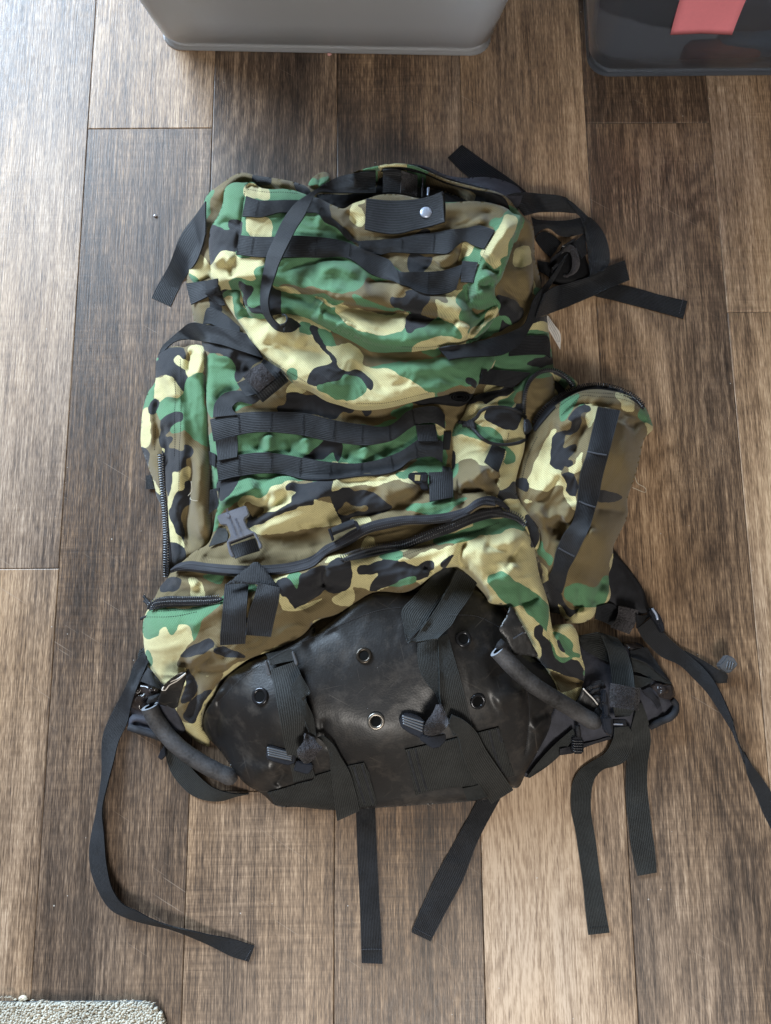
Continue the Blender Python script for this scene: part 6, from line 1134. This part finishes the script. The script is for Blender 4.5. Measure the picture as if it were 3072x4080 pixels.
plate('buckle_tip', 'V 845,430 850,250 885,195 918,250 925,430', bb, 'plastic', .055, .010, .0018, seg=2); plate('buckle_frame', 'V 840,655 985,650 1015,890 990,980 890,905', bb, 'plastic', .055, .013, .0018, seg=2)
plate('buckle_bar', 'V 1010,690 1230,690 1245,800 1015,800', bb, 'plastic', .040, .006, .001); plate('buckle_bar', 'V 1020,755 1180,770 1185,790 1020,785', bb, 'steel', .0415, .002, .0005)
for s in ('V 555,215,34 640,150,38 760,160,36', 'V 620,280,32 680,220,37 790,180,38', 'V 660,330,32 740,310,36 825,330,33'): tube('shock_cord', s, .0024, pack, 'cord', 8, 0, False)
panel('cord_housing', 'V 540,190 640,160 760,220 830,330 840,480 860,560 780,640 760,470 650,320', [('V 550,190', .030), ('V 800,400', .032), ('V 840,560', .03)], pack, MAT['greyplastic'], e=.006, ew=16, skirt=.02, wrinkle=(.001, 40))
fuzzy('fuzzy_keeper', 'V 650,130 720,70 800,40 860,80', 'V 700,190 780,180 850,190 900,160', .010, .003)
cl = plate('cord_lock', 'V 325,990 380,965 500,968 530,1150 520,1270 360,1270 335,1230', pack, 'plastic', .030, .012, .002, seg=2)
for k in range(5): tube('rib', 'V %d,%d,30.4 %d,%d,30.4' % (335+k*3, 1050+k*42, 520, 1050+k*42), .0011, cl, 'plastic', 6, 0, False)
tube('shock_cord', 'V 420,790,30 430,880,30 440,970,28', .003, pack, 'cord', 8, 0, False)
ribbon('belt_webbing', 'M 205,1240 300,1120 430,980 590,840', 'M 230,1250 380,1150 520,1020 610,900', pack, 'weby', lift=.008)
ribbon('belt_binding', 'M 480,1010 600,980 700,960 900,905', 'M 480,1062 600,1040 700,992 910,925', pack, 'bind', lift=.003)
# shoulder strap end at the right: keeper, buckle, long tail
ribbon('strap', 'H 1000,660 1100,640 1200,690 1330,740', 'H 980,760 1060,790 1150,830 1300,840', pack, 'web', lift=.006)
fuzzy('fuzzy_keeper', 'H 1175,655 1165,740 1105,830', 'H 1340,690 1330,760 1265,890', .012, .003)
ribbon('strap', 'H 1330,730 1380,735 1430,720', 'H 1330,840 1370,800 1440,740', pack, 'web', lift=.008)
sb = plate('buckle', 'H 1430,690 1445,662 1480,675 1530,740 1560,820 1565,870 1545,885 1500,800 1450,740', pack, 'plastic', .030, .012, .002, seg=2)
tube('buckle_edge', 'H 1455,675,31 1490,730,31 1500,770,31', .0016, sb, 'steel', 6, 0, False)
ribbon('strap', 'N 310,450,14 345,520,10 440,630,5 520,700,3 680,775,2 800,890,3 930,1030,6 1010,1150,8 1110,1310,8 1200,1470,8 1250,1620,6 1290,1780,4 1340,1880,2 1420,2080,0 1500,2240,0', 'N 440,350,14 500,440,10 620,565,5 720,650,3 840,750,6 960,880,14 1040,1020,20 1110,1180,24 1160,1300,24 1220,1490,20 1300,1630,14 1400,1760,6 1486,1890,3 1540,2000,0 1620,2120,0', pack, 'web', lift=.003, sm=10, follow=False)
ribbon('strap', 'N 700,660,2 780,740,2 900,840,2 960,900,2 1020,935,2 1100,925,2', 'N 730,645,2 850,710,4 950,770,6 1020,815,8 1100,850,8 1105,880,6', pack, 'web', lift=.003, follow=False)
ribbon('strap', 'N 930,860,1 1000,930,1 1105,930,1', 'N 960,850,5 1020,880,6 1090,890,6', pack, 'web', lift=.002, follow=False)
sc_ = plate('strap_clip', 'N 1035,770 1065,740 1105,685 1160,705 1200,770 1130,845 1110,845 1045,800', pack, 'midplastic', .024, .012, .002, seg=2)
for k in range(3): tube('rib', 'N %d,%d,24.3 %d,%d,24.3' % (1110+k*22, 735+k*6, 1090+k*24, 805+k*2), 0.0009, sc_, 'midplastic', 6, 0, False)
# left hip belt: plate, webbing and tails
panel('belt_plate', 'R 130,640 220,600 330,610 560,690 560,760 350,880 270,990 300,1050 110,1000 70,900 65,780', [('R 100,700', .024), ('R 100,980', .020), ('R 500,720', .032), ('R 280,1000', .024)], pack, MAT['brownplastic'], e=.006, ew=16, skirt=.015, wrinkle=None, folds=[(3.5, 6, 6, 'R 140,780 190,720 230,670'), (3.5, 6, 6, 'R 170,910 180,850 260,770'), (3.5, 6, 6, 'R 220,890 260,840 330,780'), (3.5, 6, 6, 'R 370,740 450,670 480,640')])
ribbon('belt_strap', 'R 250,560,4 330,400,4 380,330,2', 'R 590,690,4 520,560,4 450,430,2', pack, 'web', lift=.006, crown=.004)
ribbon('strap', 'J 262,200,4 175,300,3 135,420,2 70,560,2 0,690,1 S 412,2920,0 X 437,100,0 415,250,2 385,420,4 390,500,6 420,590,8 480,680,8 560,720,8 650,745,5 720,760,2 830,800,0 920,840,0 1000,880,0 1075,903,0', 'J 290,290,6 240,400,5 150,640,4 120,780,4 40,960,5 S 455,3020,8 X 465,130,12 440,250,14 448,350,14 462,500,14 485,590,14 530,655,14 600,690,14 650,718,14 740,752,12 830,772,10 900,788,6 1000,805,3 1100,835,0', pack, 'web', lift=.002, sm=10, follow=True)
stitches('stitch_row', 'X 1060,895 1085,850', pack, 'stitch', 6, 4, .0009, .0005)
ribbon('strap', 'J 430,930,4 440,1080,2 480,1200,1 560,1310 650,1390 800,1442 900,1442 1030,1405 1125,1386', 'J 530,950,8 610,1060,8 650,1160,8 720,1240,8 830,1330,8 950,1372,8 1030,1385,6 1128,1380,2', pack, 'weby', lift=.002, follow=False)
clp = plate('strap_clip', 'J 370,1080 390,1030 430,970 440,1060 400,1105', pack, 'plastic', .012, .008, .001)
# tails on the floor below
for s in (('X 1538,230 1545,450 1555,650 1560,780 1563,908', 'X 1622,240 1630,450 1640,650 1648,780 1653,912'), ('Y 400,200 330,330 230,510 160,660 112,775', 'Y 495,200 400,380 330,560 260,690 195,815')):
    o = ribbon('tail_strap', s[0], s[1], pack, 'web', lift=.0022, follow=False, rip=.0008)
stitches('stitch_row', 'X 1562,850 1610,848 1652,850', pack, 'stitch', 6, 4, .0009, .001); stitches('stitch_row', 'Y 122,755 160,775 200,795', pack, 'stitch', 6, 4, .0009, .001)
# stray threads
for s in ('G 1312,1040,40 1330,1090,38 1400,1140,30 1405,1160,28 1290,1130,30', 'E 520,470,75 550,430,82 545,350,88', 'E 540,480,76 535,490,82 570,510,84 600,510,84'): tube('loose_thread', s, .00035, pack, 'thread', 5, 0, False)

# seams, hems and the rolled strap showing under the flap
lid_seams = (('stitch_row', 'A 572,335 548,500 535,620 520,720 505,860'), ('stitch_row', 'A 600,320 680,335 760,345 900,345 1040,360'), ('stitch_row', 'D 250,1060 480,1055 700,1005 880,960'), ('stitch_row', 'C 1150,660 1320,775 1500,880'),
             ('stitch_row', 'B 1180,700 1110,830 1040,980 990,1100'), ('stitch_row', 'D 1190,530 1000,570 850,590 620,585'), ('stitch_row', 'H 430,20 480,160 520,320'), ('stitch_row', 'H 260,680 255,720 210,820'))
for nm, s in lid_seams: stitches(nm, s, pack, 'stitchd', 9, 6, .0007, .0006)
ribbon('hem_tape', 'D 700,1028 880,983 1000,966 1130,945 1225,940', 'D 720,1050 880,1005 1000,990 1130,975 1235,965', pack, 'lining', lift=.0, follow=False) if False else None
def spiral(name, cx, cy, rx, ry, z0, z1, turns):
    th = np.linspace(0, turns*2*math.pi, int(turns*26)); V = []; F = []
    for i, t in enumerate(th):
        q = .25+.75*t/th[-1]
        for k, zz in ((q, z0), (q, z1), (q-.09, z1), (q-.09, z0)): V.append(unproj(cx+rx*k*math.cos(t), cy+ry*k*math.sin(t), zz))
    for i in range(len(th)-1):
        a = i*4; F += [[a, a+4, a+5, a+1], [a+1, a+5, a+6, a+2], [a+2, a+6, a+7, a+3]]
    return mesh_np(name, V, F, MAT['web'], pack, True, np.array([[(i % 4)*.006, (i//4)*.002] for i in range(len(V))]))
sp = pts('D 1105,1005')[0]; spiral('rolled_strap', sp[0], sp[1], 46, 22, .075, .104, 3.2)
panel('hem_tape', 'D 690,1030 880,975 1000,955 1130,935 1230,935 1215,990 1150,1050 1000,1060 880,1050 800,1060', [('D 700,1040', .100), ('D 1000,1050', .096), ('D 1200,1000', .096), ('D 1000,960', .100)], pack, MAT['lining'], e=.002, ew=10, skirt=.01, wrinkle=(.001, 40), seed=77)

stitches('stitch_row', 'S 872,2796 985,2683 1098,2612 1180,2570 1299,2515 1420,2462 1525,2428 1600,2420', pack, 'stitch', 8, 5, .0008, .0007); stitches('stitch_row', 'S 1790,2450 1900,2455 1990,2500', pack, 'stitch', 8, 5, .0008, .0007)
stitches('stitch_row', 'M 212,520 226,640 226,760 195,1060', pack, 'stitch', 8, 5, .0007, .0006)
